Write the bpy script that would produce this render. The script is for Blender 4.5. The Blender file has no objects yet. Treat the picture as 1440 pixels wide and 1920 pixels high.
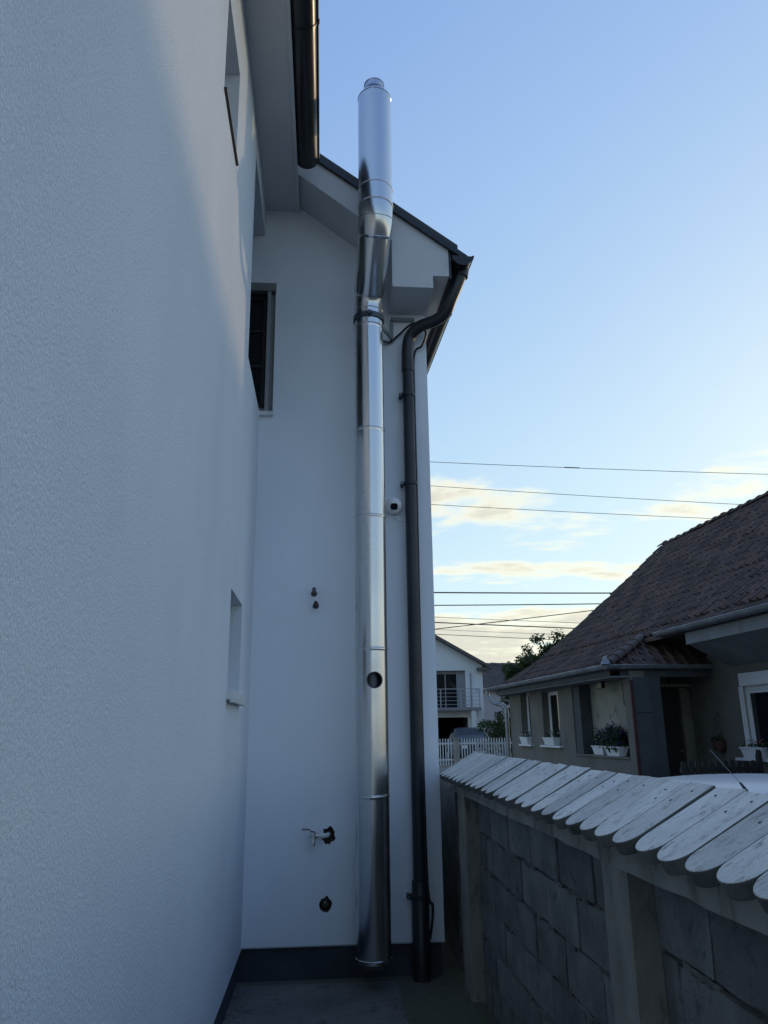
import bpy, bmesh, math, random
from mathutils import Vector, Matrix
R = math.radians
random.seed(7)
scene = bpy.context.scene
col = scene.collection

# ------------------------------------------------------------------ camera
cam_d = bpy.data.cameras.new('camera')
cam_d.sensor_fit = 'VERTICAL'; cam_d.sensor_height = 36.0; cam_d.lens = 36.0*1435/1920
cam_d.clip_start = 0.05; cam_d.clip_end = 2000
cam = bpy.data.objects.new('camera', cam_d); col.objects.link(cam)
rot = Matrix(((0.99700966, -0.00841976, -0.0768169), (-0.07617987, -0.27399375, -0.95870958), (-0.01297524, 0.96169462, -0.27381583)))
cam.matrix_world = Matrix.Translation((0, 0, 1.6)) @ rot.to_4x4()
scene.camera = cam

# ------------------------------------------------------------------ sky, sun, exposure
SUN_EL, SUN_AZ = R(12.3), R(49.0)          # azimuth measured from +Y towards +X
world = bpy.data.worlds.new('World'); scene.world = world; world.use_nodes = True
wt = world.node_tree; wt.nodes.clear()
def wn(t, **k):
    n = wt.nodes.new(t)
    for a, v in k.items(): setattr(n, a, v)
    return n
def wl(a, b): wt.links.new(a, b)
def wmath(op, a, b=None, clamp=False):
    n = wn('ShaderNodeMath', operation=op, use_clamp=clamp)
    for i, v in enumerate((a, b)):
        if v is None: continue
        if isinstance(v, (int, float)): n.inputs[i].default_value = v
        else: wl(v, n.inputs[i])
    return n.outputs[0]
sky = wn('ShaderNodeTexSky', sky_type='NISHITA')
sky.sun_disc = False; sky.sun_elevation = SUN_EL; sky.sun_rotation = SUN_AZ
sky.altitude = 100; sky.air_density = 1.15; sky.dust_density = 0.42; sky.ozone_density = 3.0
# highlights of the sky roll off as the phone recorded them, the same in every direction
num = wn('ShaderNodeVectorMath', operation='MULTIPLY'); wl(sky.outputs[0], num.inputs[0]); num.inputs[1].default_value = (.98, .93, 1.78)
dnm = wn('ShaderNodeVectorMath', operation='MULTIPLY_ADD'); wl(sky.outputs[0], dnm.inputs[0]); dnm.inputs[1].default_value = (.42, .33, .78); dnm.inputs[2].default_value = (1, 1, 1)
clear = wn('ShaderNodeVectorMath', operation='DIVIDE'); wl(num.outputs[0], clear.inputs[0]); wl(dnm.outputs[0], clear.inputs[1])
# clouds: a thin bank near the horizon, a few ragged puffs above it, clear overhead
tc = wn('ShaderNodeTexCoord'); sep = wn('ShaderNodeSeparateXYZ'); wl(tc.outputs['Generated'], sep.inputs[0])
zz = wmath('MAXIMUM', sep.outputs['Z'], 0.0)
den = wmath('ADD', zz, 0.16)
comb = wn('ShaderNodeCombineXYZ')
wl(wmath('DIVIDE', sep.outputs['X'], den), comb.inputs[0]); wl(wmath('DIVIDE', sep.outputs['Y'], den), comb.inputs[1])
vr = wn('ShaderNodeVectorRotate', rotation_type='Z_AXIS'); wl(comb.outputs[0], vr.inputs['Vector']); vr.inputs['Angle'].default_value = 0.27
mp = wn('ShaderNodeMapping'); wl(vr.outputs[0], mp.inputs['Vector'])
mp.inputs['Location'].default_value = (9.2, 4.3, 0.0); mp.inputs['Scale'].default_value = (1.0, 1.7, 1.0)
n1 = wn('ShaderNodeTexNoise'); wl(mp.outputs[0], n1.inputs['Vector'])
n1.inputs['Scale'].default_value = 1.3; n1.inputs['Detail'].default_value = 10; n1.inputs['Roughness'].default_value = 0.60; n1.inputs['Distortion'].default_value = 0.15
fall = wn('ShaderNodeMapRange'); wl(zz, fall.inputs['Value'])
fall.inputs['From Min'].default_value = 0.02; fall.inputs['From Max'].default_value = 0.42
fall.inputs['To Min'].default_value = -0.115; fall.inputs['To Max'].default_value = 0.20
west = wmath('ADD', wmath('MULTIPLY', sep.outputs['X'], math.sin(SUN_AZ)), wmath('MULTIPLY', sep.outputs['Y'], math.cos(SUN_AZ)))
thin = wn('ShaderNodeMapRange'); wl(west, thin.inputs['Value'])      # the bank lies in the west, the east is clear
thin.inputs['From Min'].default_value = 0.45; thin.inputs['From Max'].default_value = -0.3
thin.inputs['To Min'].default_value = 0.0; thin.inputs['To Max'].default_value = 0.22
dens = wmath('SUBTRACT', wmath('SUBTRACT', n1.outputs['Fac'], fall.outputs[0]), thin.outputs[0])
mask = wn('ShaderNodeMapRange', interpolation_type='SMOOTHSTEP'); wl(dens, mask.inputs['Value'])
mask.inputs['From Min'].default_value = 0.455; mask.inputs['From Max'].default_value = 0.575
core = wn('ShaderNodeMapRange', interpolation_type='SMOOTHSTEP'); wl(dens, core.inputs['Value'])
core.inputs['From Min'].default_value = 0.50; core.inputs['From Max'].default_value = 0.62
ccol = wn('ShaderNodeMix', data_type='RGBA')
wl(core.outputs[0], ccol.inputs['Factor'])
ccol.inputs[6].default_value = (2.15, 2.05, 1.55, 1); ccol.inputs[7].default_value = (1.45, 1.38, 1.15, 1)
cmix = wn('ShaderNodeMix', data_type='RGBA')
wl(wmath('MULTIPLY', mask.outputs[0], 0.86), cmix.inputs['Factor']); wl(clear.outputs[0], cmix.inputs[6]); wl(ccol.outputs[2], cmix.inputs[7])
bg = wn('ShaderNodeBackground'); wl(cmix.outputs[2], bg.inputs['Color']); bg.inputs['Strength'].default_value = 0.10
wo = wn('ShaderNodeOutputWorld'); wl(bg.outputs[0], wo.inputs['Surface'])

sun_d = bpy.data.lights.new('sun', 'SUN'); sun_d.energy = 0.135; sun_d.angle = R(1.5); sun_d.color = (1.0, 0.72, 0.40)
sun = bpy.data.objects.new('sun', sun_d); col.objects.link(sun)
sdir = Vector((math.sin(SUN_AZ)*math.cos(SUN_EL), math.cos(SUN_AZ)*math.cos(SUN_EL), math.sin(SUN_EL)))
sun.rotation_euler = sdir.to_track_quat('Z', 'Y').to_euler()
vs = scene.view_settings
vs.view_transform = 'Standard'; vs.look = 'None'; vs.gamma = 1.0; vs.exposure = 2.42; vs.use_curve_mapping = False
scene.cycles.max_bounces = 10; scene.cycles.diffuse_bounces = 5; scene.cycles.glossy_bounces = 5

# ------------------------------------------------------------------ materials
def mat(name, c, rough=0.8, wave=0.0, metal=0.0, var=0.0, vscale=6.0, bump=0.0, bscale=60.0, bdist=0.004, stretch=(1, 1, 1),
        c2=None, rnd=0.0, spec=0.5, spots=None, rvar=0.0, fine=None):
    """Principled with colour drift (c..c2), per-object drift (rnd), bump and dark spots (amount, scale)"""
    m = bpy.data.materials.new(name); m.use_nodes = True
    nt = m.node_tree; b = nt.nodes['Principled BSDF']
    b.inputs['Base Color'].default_value = (*c, 1); b.inputs['Roughness'].default_value = rough
    b.inputs['Metallic'].default_value = metal; b.inputs['Specular IOR Level'].default_value = spec
    t = nt.nodes.new('ShaderNodeTexCoord'); mpn = nt.nodes.new('ShaderNodeMapping'); mpn.inputs['Scale'].default_value = stretch
    oi = nt.nodes.new('ShaderNodeObjectInfo')
    add = nt.nodes.new('ShaderNodeVectorMath'); add.operation = 'MULTIPLY_ADD'
    cx = nt.nodes.new('ShaderNodeCombineXYZ')
    for i in range(3): nt.links.new(oi.outputs['Random'], cx.inputs[i])
    nt.links.new(cx.outputs[0], add.inputs[0]); add.inputs[1].default_value = (37, 23, 51)
    nt.links.new(t.outputs['Object'], add.inputs[2]); nt.links.new(add.outputs[0], mpn.inputs['Vector'])
    vec = mpn.outputs[0]
    def noise(sc, det=5, ro=.55):
        n = nt.nodes.new('ShaderNodeTexNoise'); n.inputs['Scale'].default_value = sc; n.inputs['Detail'].default_value = det
        n.inputs['Roughness'].default_value = ro; nt.links.new(vec, n.inputs['Vector']); return n.outputs['Fac']
    def rng(v, a, b_, lo=0., hi=1.):
        n = nt.nodes.new('ShaderNodeMapRange'); nt.links.new(v, n.inputs['Value'])
        for k, w in zip(('From Min', 'From Max', 'To Min', 'To Max'), (a, b_, lo, hi)): n.inputs[k].default_value = w
        return n.outputs[0]
    def mix(f, a, b_, mode='MIX'):
        n = nt.nodes.new('ShaderNodeMix'); n.data_type = 'RGBA'; n.blend_type = mode
        if isinstance(f, float): n.inputs['Factor'].default_value = f
        else: nt.links.new(f, n.inputs['Factor'])
        for s_, v in ((6, a), (7, b_)):
            if isinstance(v, tuple): n.inputs[s_].default_value = (*v, 1)
            else: nt.links.new(v, n.inputs[s_])
        return n.outputs[2]
    cur = c
    if var or c2:
        d = c2 or tuple(max(0, x*(1-var)) for x in c)
        cur = mix(rng(noise(vscale), .36, .66), c, d)
    if fine:
        cur = mix(rng(noise(fine[1], 3), .35, .65, 0., fine[0]), cur, tuple(x*.35 for x in c))
    if spots:
        cur = mix(rng(noise(spots[1], 6, .7), .60-.06*spots[0], .70, 0., .85), cur, tuple(x*.22 for x in c))
    if rnd:
        hs = nt.nodes.new('ShaderNodeHueSaturation')
        nt.links.new(rng(oi.outputs['Random'], 0, 1, 1-rnd, 1+rnd), hs.inputs['Value'])
        if isinstance(cur, tuple): hs.inputs['Color'].default_value = (*cur, 1)
        else: nt.links.new(cur, hs.inputs['Color'])
        cur = hs.outputs[0]
    if not isinstance(cur, tuple): nt.links.new(cur, b.inputs['Base Color'])
    if rvar: nt.links.new(rng(noise(vscale), .3, .7, rough-rvar, rough+rvar), b.inputs['Roughness'])
    if bump:
        bn = nt.nodes.new('ShaderNodeBump'); bn.inputs['Strength'].default_value = bump; bn.inputs['Distance'].default_value = bdist
        nt.links.new(noise(bscale, 4, .6), bn.inputs['Height']); nt.links.new(bn.outputs[0], b.inputs['Normal'])
        if wave:
            b2 = nt.nodes.new('ShaderNodeBump'); b2.inputs['Strength'].default_value = wave; b2.inputs['Distance'].default_value = .02
            nt.links.new(noise(2.2, 3, .5), b2.inputs['Height']); nt.links.new(b2.outputs[0], bn.inputs['Normal'])
    return m
def glass_mat(name, c, rough=0.05):
    m = bpy.data.materials.new(name); m.use_nodes = True; b = m.node_tree.nodes['Principled BSDF']
    b.inputs['Base Color'].default_value = (*c, 1); b.inputs['Roughness'].default_value = rough
    b.inputs['Specular IOR Level'].default_value = 0.5
    return m
def leaf_mat(name, c, c2):
    m = mat(name, c, rough=.6, c2=c2, vscale=1.6, spec=.3); nt = m.node_tree; b = nt.nodes['Principled BSDF']
    b.inputs['Transmission Weight'].default_value = 0.0
    tr = nt.nodes.new('ShaderNodeBsdfTranslucent'); tr.inputs['Color'].default_value = (c[0]*1.5, c[1]*1.6, c[2], 1)
    mx = nt.nodes.new('ShaderNodeMixShader'); mx.inputs['Fac'].default_value = .3
    out = nt.nodes['Material Output']
    nt.links.new(b.outputs[0], mx.inputs[1]); nt.links.new(tr.outputs[0], mx.inputs[2]); nt.links.new(mx.outputs[0], out.inputs['Surface'])
    return m
M = {}
M['plaster'] = mat('white_plaster', (.85, .90, .95), .93, var=.10, vscale=.9, bump=1., bscale=180, bdist=.007, stretch=(1, 1, .6), spec=.25, fine=(.28, 200), wave=.4)
M['plaster_smooth'] = mat('smooth_plaster', (.82, .865, .91), .93, var=.10, vscale=.8, bump=.5, bscale=150, bdist=.002, stretch=(1, 1, .5), spec=.25, wave=.4)
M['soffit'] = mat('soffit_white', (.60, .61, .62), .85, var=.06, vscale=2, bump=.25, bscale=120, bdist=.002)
M['plinth'] = mat('plinth_dark', (.055, .062, .075), .9, var=.3, vscale=5, bump=.7, bscale=140)
M['strip'] = mat('plinth_strip_pvc', (.42, .44, .46), .6, var=.1)
M['anthracite'] = mat('anthracite_metal', (.012, .013, .016), .32, var=.25, vscale=5, spec=.5, rvar=.06)
M['downpipe'] = mat('downpipe_dark_grey', (.016, .020, .027), .42, var=.25, vscale=4, rvar=.07)
M['rooftop'] = mat('roof_sheet_dark', (.03, .032, .036), .5, var=.2)
M['concrete'] = mat('paving_concrete', (.20, .195, .18), .9, var=.4, vscale=2.2, bump=.6, bscale=70, spots=(1., 9))
M['ground'] = mat('yard_earth', (.17, .165, .14), .95, c2=(.11, .12, .08), vscale=.6, bump=.8, bscale=12, bdist=.03)
M['block'] = mat('concrete_block', (.25, .248, .235), .95, var=.38, vscale=5, bump=1., bscale=110, bdist=.006, rnd=.20, spots=(.7, 14), fine=(.35, 170))
M['mortar'] = mat('mortar', (.20, .195, .18), .95, var=.45, vscale=10, bump=1., bscale=50, bdist=.012)
M['pier'] = mat('cast_concrete', (.36, .335, .29), .93, c2=(.22, .215, .185), vscale=5, bump=.8, bscale=60, spots=(.8, 10), stretch=(1, 1, .4))
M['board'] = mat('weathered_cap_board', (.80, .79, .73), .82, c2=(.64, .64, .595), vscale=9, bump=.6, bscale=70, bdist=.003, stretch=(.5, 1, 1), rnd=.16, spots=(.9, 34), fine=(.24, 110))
M['board_edge'] = mat('shaded_board_edge', (.15, .15, .135), .9, c2=(.085, .09, .075), vscale=14, bump=.8, bscale=60, rnd=.2)  # shade on board ends, sides and undersides, painted in as a darker colour
M['steel_dark'] = mat('galvanised_dark', (.10, .11, .13), .45, metal=.8, var=.3)
M['zinc'] = mat('zinc_gutter', (.30, .32, .34), .45, metal=.55, var=.3, vscale=4, rvar=.1)
M['tile'] = mat('clay_tile', (.112, .062, .040), .75, c2=(.062, .043, .034), vscale=4, bump=.5, bscale=60, rnd=.42, spots=(.8, 9))
M['ridge'] = mat('clay_ridge_tile', (.095, .060, .046), .8, c2=(.06, .045, .042), vscale=5, bump=.5, bscale=60, rnd=.3)
M['render'] = mat('grey_beige_render', (.175, .165, .138), .95, c2=(.125, .12, .10), vscale=1.2, bump=.6, bscale=60)
M['render_pale'] = mat('pale_beige_board', (.34, .32, .25), .8, c2=(.24, .235, .20), vscale=1.4, spots=(.4, 4))
M['fascia'] = mat('grey_fascia_board', (.22, .23, .23), .85, c2=(.17, .18, .18), vscale=2)
M['door'] = mat('dark_door_wood', (.012, .012, .014), .7)
M['panel'] = mat('grey_porch_panel', (.062, .070, .074), .8, var=.2, vscale=3)
M['pvc'] = mat('white_pvc', (.72, .73, .73), .45, var=.06, vscale=4)
M['white_paint'] = mat('white_paint', (.68, .69, .69), .6, var=.12, vscale=6, bump=.2)
M['glass'] = glass_mat('dark_window_glass', (.010, .013, .016))
M['curtain'] = mat('curtain_cloth', (.30, .32, .34), .9, var=.5, vscale=9, stretch=(1, 8, .2))
M['farwhite'] = mat('far_white_render', (.66, .68, .70), .9, var=.06, vscale=.8, bump=.3, bscale=30)
M['fargrey'] = mat('far_grey_render', (.25, .25, .26), .9, var=.15)
M['farroof'] = mat('far_roof_edge', (.11, .10, .10), .8, var=.2)
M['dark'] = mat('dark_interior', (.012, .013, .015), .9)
M['brass'] = mat('chromed_brass', (.80, .79, .77), .30, metal=.9, var=.2, vscale=20)
M['red'] = mat('red_lever', (.16, .02, .02), .5)
M['rust'] = mat('rusty_pipe', (.10, .065, .05), .7, metal=.2, var=.4, vscale=30)
M['brick'] = mat('broken_masonry', (.16, .10, .075), .95, c2=(.06, .05, .045), vscale=25, bump=1., bscale=60, bdist=.01)
M['camwhite'] = mat('camera_plastic', (.80, .80, .78), .4)
M['black'] = mat('black_plastic', (.010, .010, .012), .4)
M['lens'] = glass_mat('camera_lens_glass', (.006, .007, .009), .08)
M['carwhite'] = mat('white_car_paint', (.44, .48, .54), .28, spec=.6)
M['carblue'] = mat('blue_car_paint', (.018, .024, .045), .3, spec=.6)
M['tyre'] = mat('tyre_rubber', (.02, .02, .02), .85)
M['alloy'] = mat('wheel_alloy', (.45, .46, .47), .4, metal=.8)
M['wire'] = mat('cable_sheath', (.025, .024, .024), .7)
M['bark'] = mat('bark', (.07, .055, .04), .95, var=.4, vscale=8, bump=1., bscale=20, bdist=.02)
M['leaf_tree'] = leaf_mat('tree_leaf', (.050, .075, .024), (.028, .045, .016))
M['leaf_bush'] = leaf_mat('bush_leaf', (.042, .075, .026), (.022, .040, .016))
M['leaf_pot'] = leaf_mat('pot_plant_leaf', (.035, .065, .025), (.02, .035, .015))
M['purple'] = mat('purple_petal', (.045, .022, .13), .7, c2=(.025, .014, .07), vscale=8)
M['whitepetal'] = mat('white_petal', (.65, .65, .62), .7)
M['pinkpetal'] = mat('pink_petal', (.35, .10, .09), .7)
M['basket'] = mat('rusty_basket', (.09, .04, .035), .8, var=.4, vscale=12)
M['redpaint'] = mat('red_post_paint', (.065, .014, .016), .6, var=.3)
M['iron'] = mat('dark_fence_paint', (.012, .014, .016), .6)
M['greypaint'] = mat('grey_gate_paint', (.35, .37, .39), .5, var=.1)

def steel():
    m = bpy.data.materials.new('stainless_steel'); m.use_nodes = True; nt = m.node_tree; b = nt.nodes['Principled BSDF']
    b.inputs['Metallic'].default_value = 1.0; b.inputs['Base Color'].default_value = (.60, .605, .61, 1)
    t = nt.nodes.new('ShaderNodeTexCoord')
    def nz(scale, stretch, det=5):
        mpn = nt.nodes.new('ShaderNodeMapping'); mpn.inputs['Scale'].default_value = stretch; nt.links.new(t.outputs['Object'], mpn.inputs['Vector'])
        n = nt.nodes.new('ShaderNodeTexNoise'); n.inputs['Scale'].default_value = scale; n.inputs['Detail'].default_value = det
        nt.links.new(mpn.outputs[0], n.inputs['Vector']); return n.outputs['Fac']
    mr = nt.nodes.new('ShaderNodeMapRange'); nt.links.new(nz(3.5, (1, 1, .5), 7), mr.inputs['Value'])
    mr.inputs['From Min'].default_value = .38; mr.inputs['From Max'].default_value = .68; mr.inputs['To Min'].default_value = .18; mr.inputs['To Max'].default_value = .30
    nt.links.new(mr.outputs[0], b.inputs['Roughness'])
    bn = nt.nodes.new('ShaderNodeBump'); bn.inputs['Strength'].default_value = .05; bn.inputs['Distance'].default_value = .004
    nt.links.new(nz(9, (1, 1, .06), 3), bn.inputs['Height']); nt.links.new(bn.outputs[0], b.inputs['Normal'])
    return m
M['steel'] = steel()

# ------------------------------------------------------------------ mesh helpers
class MB:
    def __init__(s): s.v = []; s.f = []
    def add(s, vs_, fs):
        o = len(s.v); s.v += [tuple(p) for p in vs_]; s.f += [tuple(i+o for i in f) for f in fs]; return s
    def box(s, x0, x1, y0, y1, z0, z1):
        return s.add([(x0, y0, z0), (x1, y0, z0), (x1, y1, z0), (x0, y1, z0), (x0, y0, z1), (x1, y0, z1), (x1, y1, z1), (x0, y1, z1)],
                     [(0, 3, 2, 1), (4, 5, 6, 7), (0, 1, 5, 4), (1, 2, 6, 5), (2, 3, 7, 6), (3, 0, 4, 7)])
    def prism(s, poly, axis, a0, a1):
        """polygon in the two other axes (cyclic order), extruded along axis"""
        n = len(poly)
        def P(p, a): return {'X': (a, p[0], p[1]), 'Y': (p[0], a, p[1]), 'Z': (p[0], p[1], a)}[axis]
        return s.add([P(p, a0) for p in poly]+[P(p, a1) for p in poly],
                     [tuple(range(n))[::-1], tuple(range(n, 2*n))]+[(i, (i+1) % n, n+(i+1) % n, n+i) for i in range(n)])
    def tube(s, path, r, n=12, cap=True, ang=0.0, close=False):
        path = [Vector(p) for p in path]; m = len(path)
        rs = r if isinstance(r, (list, tuple)) else [r]*m
        T = []
        for i in range(m):
            if close: d = path[(i+1) % m]-path[i-1]
            else: d = path[min(i+1, m-1)]-path[max(i-1, 0)]
            T.append(d.normalized())
        ref = Vector((0, 0, 1)) if abs(T[0].z) < .9 else Vector((1, 0, 0))
        N = (ref-T[0]*ref.dot(T[0])).normalized(); vv = []
        for i in range(m):
            N = (N-T[i]*N.dot(T[i])).normalized(); B = T[i].cross(N)
            for k in range(n):
                a = ang+2*math.pi*k/n; vv.append(path[i]+(N*math.cos(a)+B*math.sin(a))*rs[i])
        ff = []
        for i in range(m if close else m-1):
            j = (i+1) % m
            for k in range(n): ff.append((i*n+k, i*n+(k+1) % n, j*n+(k+1) % n, j*n+k))
        if cap and not close: ff += [tuple(range(n))[::-1], tuple((m-1)*n+k for k in range(n))]
        return s.add(vv, ff)
    def lathe(s, prof, c=(0, 0), n=32, z0=0.0):
        m = len(prof); vv = [(c[0]+r*math.cos(2*math.pi*k/n), c[1]+r*math.sin(2*math.pi*k/n), z0+z) for r, z in prof for k in range(n)]
        ff = [(i*n+k, i*n+(k+1) % n, (i+1)*n+(k+1) % n, (i+1)*n+k) for i in range(m-1) for k in range(n)]
        return s.add(vv, ff)
    def bar(s, a, b, w, h=None):
        """square bar between two points"""
        h = h or w; a = Vector(a); b = Vector(b); d = (b-a).normalized()
        ref = Vector((0, 0, 1)) if abs(d.z) < .9 else Vector((0, 1, 0))
        u = d.cross(ref).normalized()*w/2; v = u.cross(d).normalized()*h/2
        q = [a-u-v, a+u-v, a+u+v, a-u+v, b-u-v, b+u-v, b+u+v, b-u+v]
        return s.add(q, [(3, 2, 1, 0), (4, 5, 6, 7), (0, 1, 5, 4), (1, 2, 6, 5), (2, 3, 7, 6), (3, 0, 4, 7)])
    def mesh(s, name):
        me = bpy.data.meshes.new(name); me.from_pydata(s.v, [], s.f)
        bm = bmesh.new(); bm.from_mesh(me); bmesh.ops.recalc_face_normals(bm, faces=bm.faces); bm.to_mesh(me); bm.free()
        return me
    def build(s, name, m, parent=None, smooth=False, bevel=0.0, loc=None, rot=None, seg=2):
        return link(name, s.mesh(name), m, parent, smooth, bevel, loc, rot, seg)
def link(name, me, m, parent=None, smooth=False, bevel=0.0, loc=None, rot=None, seg=2):
    o = bpy.data.objects.new(name, me); col.objects.link(o)
    if m is not None and len(me.materials) == 0: me.materials.append(m if not isinstance(m, str) else M[m])
    if smooth:
        for p in me.polygons: p.use_smooth = True
        es = o.modifiers.new('edges', 'EDGE_SPLIT'); es.split_angle = R(40)
    if bevel:
        bv = o.modifiers.new('bevel', 'BEVEL'); bv.width = bevel; bv.segments = seg; bv.limit_method = 'ANGLE'; bv.angle_limit = R(40)
    if parent: o.parent = parent
    if loc: o.location = loc
    if rot: o.rotation_euler = rot
    return o
def tag(o, label, cat, group=None, kind=None):
    o['label'] = label; o['category'] = cat
    if group: o['group'] = group
    if kind: o['kind'] = kind
    return o
def struct(o): o['kind'] = 'structure'; return o
def thing(name, label, cat, loc=(0, 0, 0), rz=0.0, group=None):
    o = bpy.data.objects.new(name, None); o.empty_display_size = .2; col.objects.link(o)
    o.location = loc; o.rotation_euler = (0, 0, rz)
    return tag(o, label, cat, group)
def copy_tree(o, parent=None):
    c = o.copy(); col.objects.link(c); c.parent = parent
    for ch in list(o.children): copy_tree(ch, c)
    return c
def smooth_path(pts, k=8):
    P = [Vector(p) for p in pts]; out = []
    for i in range(len(P)-1):
        p0 = P[max(i-1, 0)]; p1 = P[i]; p2 = P[i+1]; p3 = P[min(i+2, len(P)-1)]
        for j in range(k):
            t = j/k
            out.append(.5*((2*p1)+(-p0+p2)*t+(2*p0-5*p1+4*p2-p3)*t*t+(-p0+3*p1-3*p2+p3)*t**3))
    return out+[P[-1]]
def panel(plane, pos, thick, av, bv, holes):
    """wall sheet with rectangular holes. plane 'X': a=Y, b=Z, at x=pos, thickness towards -X when thick<0"""
    A = sorted(set(list(av)+[h[i] for h in holes for i in (0, 1)])); B = sorted(set(list(bv)+[h[i] for h in holes for i in (2, 3)]))
    def solid(i, j):
        if i < 0 or j < 0 or i >= len(A)-1 or j >= len(B)-1: return False
        ca = (A[i]+A[i+1])/2; cb = (B[j]+B[j+1])/2
        return not any(h[0] < ca < h[1] and h[2] < cb < h[3] for h in holes)
    def P(a, b, d): return (pos+d, a, b) if plane == 'X' else (a, pos+d, b)
    mb = MB(); idx = {}
    def V(i, j, k):
        if (i, j, k) not in idx: idx[(i, j, k)] = len(mb.v); mb.v.append(P(A[i], B[j], thick if k else 0))
        return idx[(i, j, k)]
    for i in range(len(A)-1):
        for j in range(len(B)-1):
            if not solid(i, j): continue
            mb.f.append((V(i, j, 0), V(i+1, j, 0), V(i+1, j+1, 0), V(i, j+1, 0)))
            mb.f.append((V(i, j, 1), V(i, j+1, 1), V(i+1, j+1, 1), V(i+1, j, 1)))
            for (di, dj, e) in ((-1, 0, ((i, j), (i, j+1))), (1, 0, ((i+1, j), (i+1, j+1))), (0, -1, ((i, j), (i+1, j))), (0, 1, ((i, j+1), (i+1, j+1)))):
                if not solid(i+di, j+dj):
                    (a, b), (c, d) = e; mb.f.append((V(a, b, 0), V(c, d, 0), V(c, d, 1), V(a, b, 1)))
    return mb
def cut(o, cutters):
    """boolean difference baked into the mesh; cutters are removed"""
    for c in cutters:
        md = o.modifiers.new('cut', 'BOOLEAN'); md.operation = 'DIFFERENCE'; md.object = c; md.solver = 'EXACT'
    dg = bpy.context.evaluated_depsgraph_get(); dg.update()
    me = bpy.data.meshes.new_from_object(o.evaluated_get(dg)); o.modifiers.clear(); o.data = me
    for c in cutters: bpy.data.objects.remove(c, do_unlink=True)
    return o
def leaves(blobs, n, size, flat=.5, shell=.55, seed=1):
    rg = random.Random(seed); mb = MB()
    wts = [b[3]*b[4]*b[5] for b in blobs]
    for _ in range(n):
        b = rg.choices(blobs, wts)[0]
        d = Vector((rg.gauss(0, 1), rg.gauss(0, 1), rg.gauss(0, 1))).normalized(); r = rg.random()**(1-shell) if shell < 1 else 1
        r *= 1+rg.gauss(0, .09)
        c = Vector((b[0]+d.x*b[3]*r, b[1]+d.y*b[4]*r, b[2]+d.z*b[5]*r))
        s_ = size*rg.uniform(.6, 1.35)
        nr = (d+Vector((rg.gauss(0, .7), rg.gauss(0, .7), rg.gauss(0, .7)+flat))).normalized()
        t = nr.cross(Vector((rg.gauss(0, 1), rg.gauss(0, 1), rg.gauss(0, 1)))).normalized(); w = nr.cross(t)
        tip = c+t*s_*.9-nr*s_*.2
        mb.add([c-t*s_*.5, c+w*s_*.32, tip, c-w*s_*.32], [(0, 1, 2, 3)])
    return mb

# ------------------------------------------------------------------ ground
struct(MB().add([(-400, -300, -.006), (400, -300, -.006), (400, 700, -.006), (-400, 700, -.006)], [(0, 1, 2, 3)]).build('ground', 'ground'))
pav = MB()
pav.box(-.60, .50, -8, 5.72, -.05, 0.0)
struct(pav.build('passage_paving', 'concrete', bevel=.006))
struct(MB().box(.505, 1.05, -8, 7.8, -.05, -.03).build('drainage_strip', mat('dark_gravel', (.055, .056, .055), .95, var=.5, vscale=20, bump=1., bscale=40, bdist=.02)))
gv = MB(); rg = random.Random(77)
for _ in range(1500):
    x, y = (rg.uniform(.52, .92), rg.uniform(1.2, 5.75)) if rg.random() < .8 else (rg.choice((-.50, .49))+rg.gauss(0, .03), rg.uniform(1.5, 5.7))
    z = -.03 if x > .505 else 0.0; r = rg.uniform(.004, .015)
    p = [(x+r*rg.uniform(.6, 1.2)*a, y+r*rg.uniform(.6, 1.2)*b, z+r*rg.uniform(.4, .8)*c) for a, b, c in ((1, 0, .4), (0, 1, .4), (-1, 0, .4), (0, -1, .4), (0, 0, 1.1))]
    gv.add(p, [(0, 1, 4), (1, 2, 4), (2, 3, 4), (3, 0, 4)])
tag(gv.build('gravel', mat('pebbles', (.16, .15, .14), .9, var=.5, vscale=60)), 'loose gravel and grit along the foot of the passage walls', 'gravel', kind='stuff')
struct(MB().box(1.2, 5.6, -10, 26, -.05, -.002).build('neighbour_yard', 'concrete'))

# ================================================================== white house (left wall, gabled wing)
XL, YE, XC = -.537, 5.80, .842
house = thing('white_house', 'white plastered two storey house with dark gutters and gabled wing closing the passage', 'house')
w = panel('X', XL, -.30, (-8, 5.795), (.205, 6.6), [(3.25, 3.80, 4.80, 5.44), (4.43, 5.06, 1.82, 2.40), (4.835, 5.9, 4.085, 5.745)])
w.build('side_wall', 'plaster', house)
endw = panel('Y', YE, .30, (-3.2, XC), (.205, 6.9), [(-1.35, -.432, 4.09, 5.27)]).build('end_wall', 'plaster_smooth', house)
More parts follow.
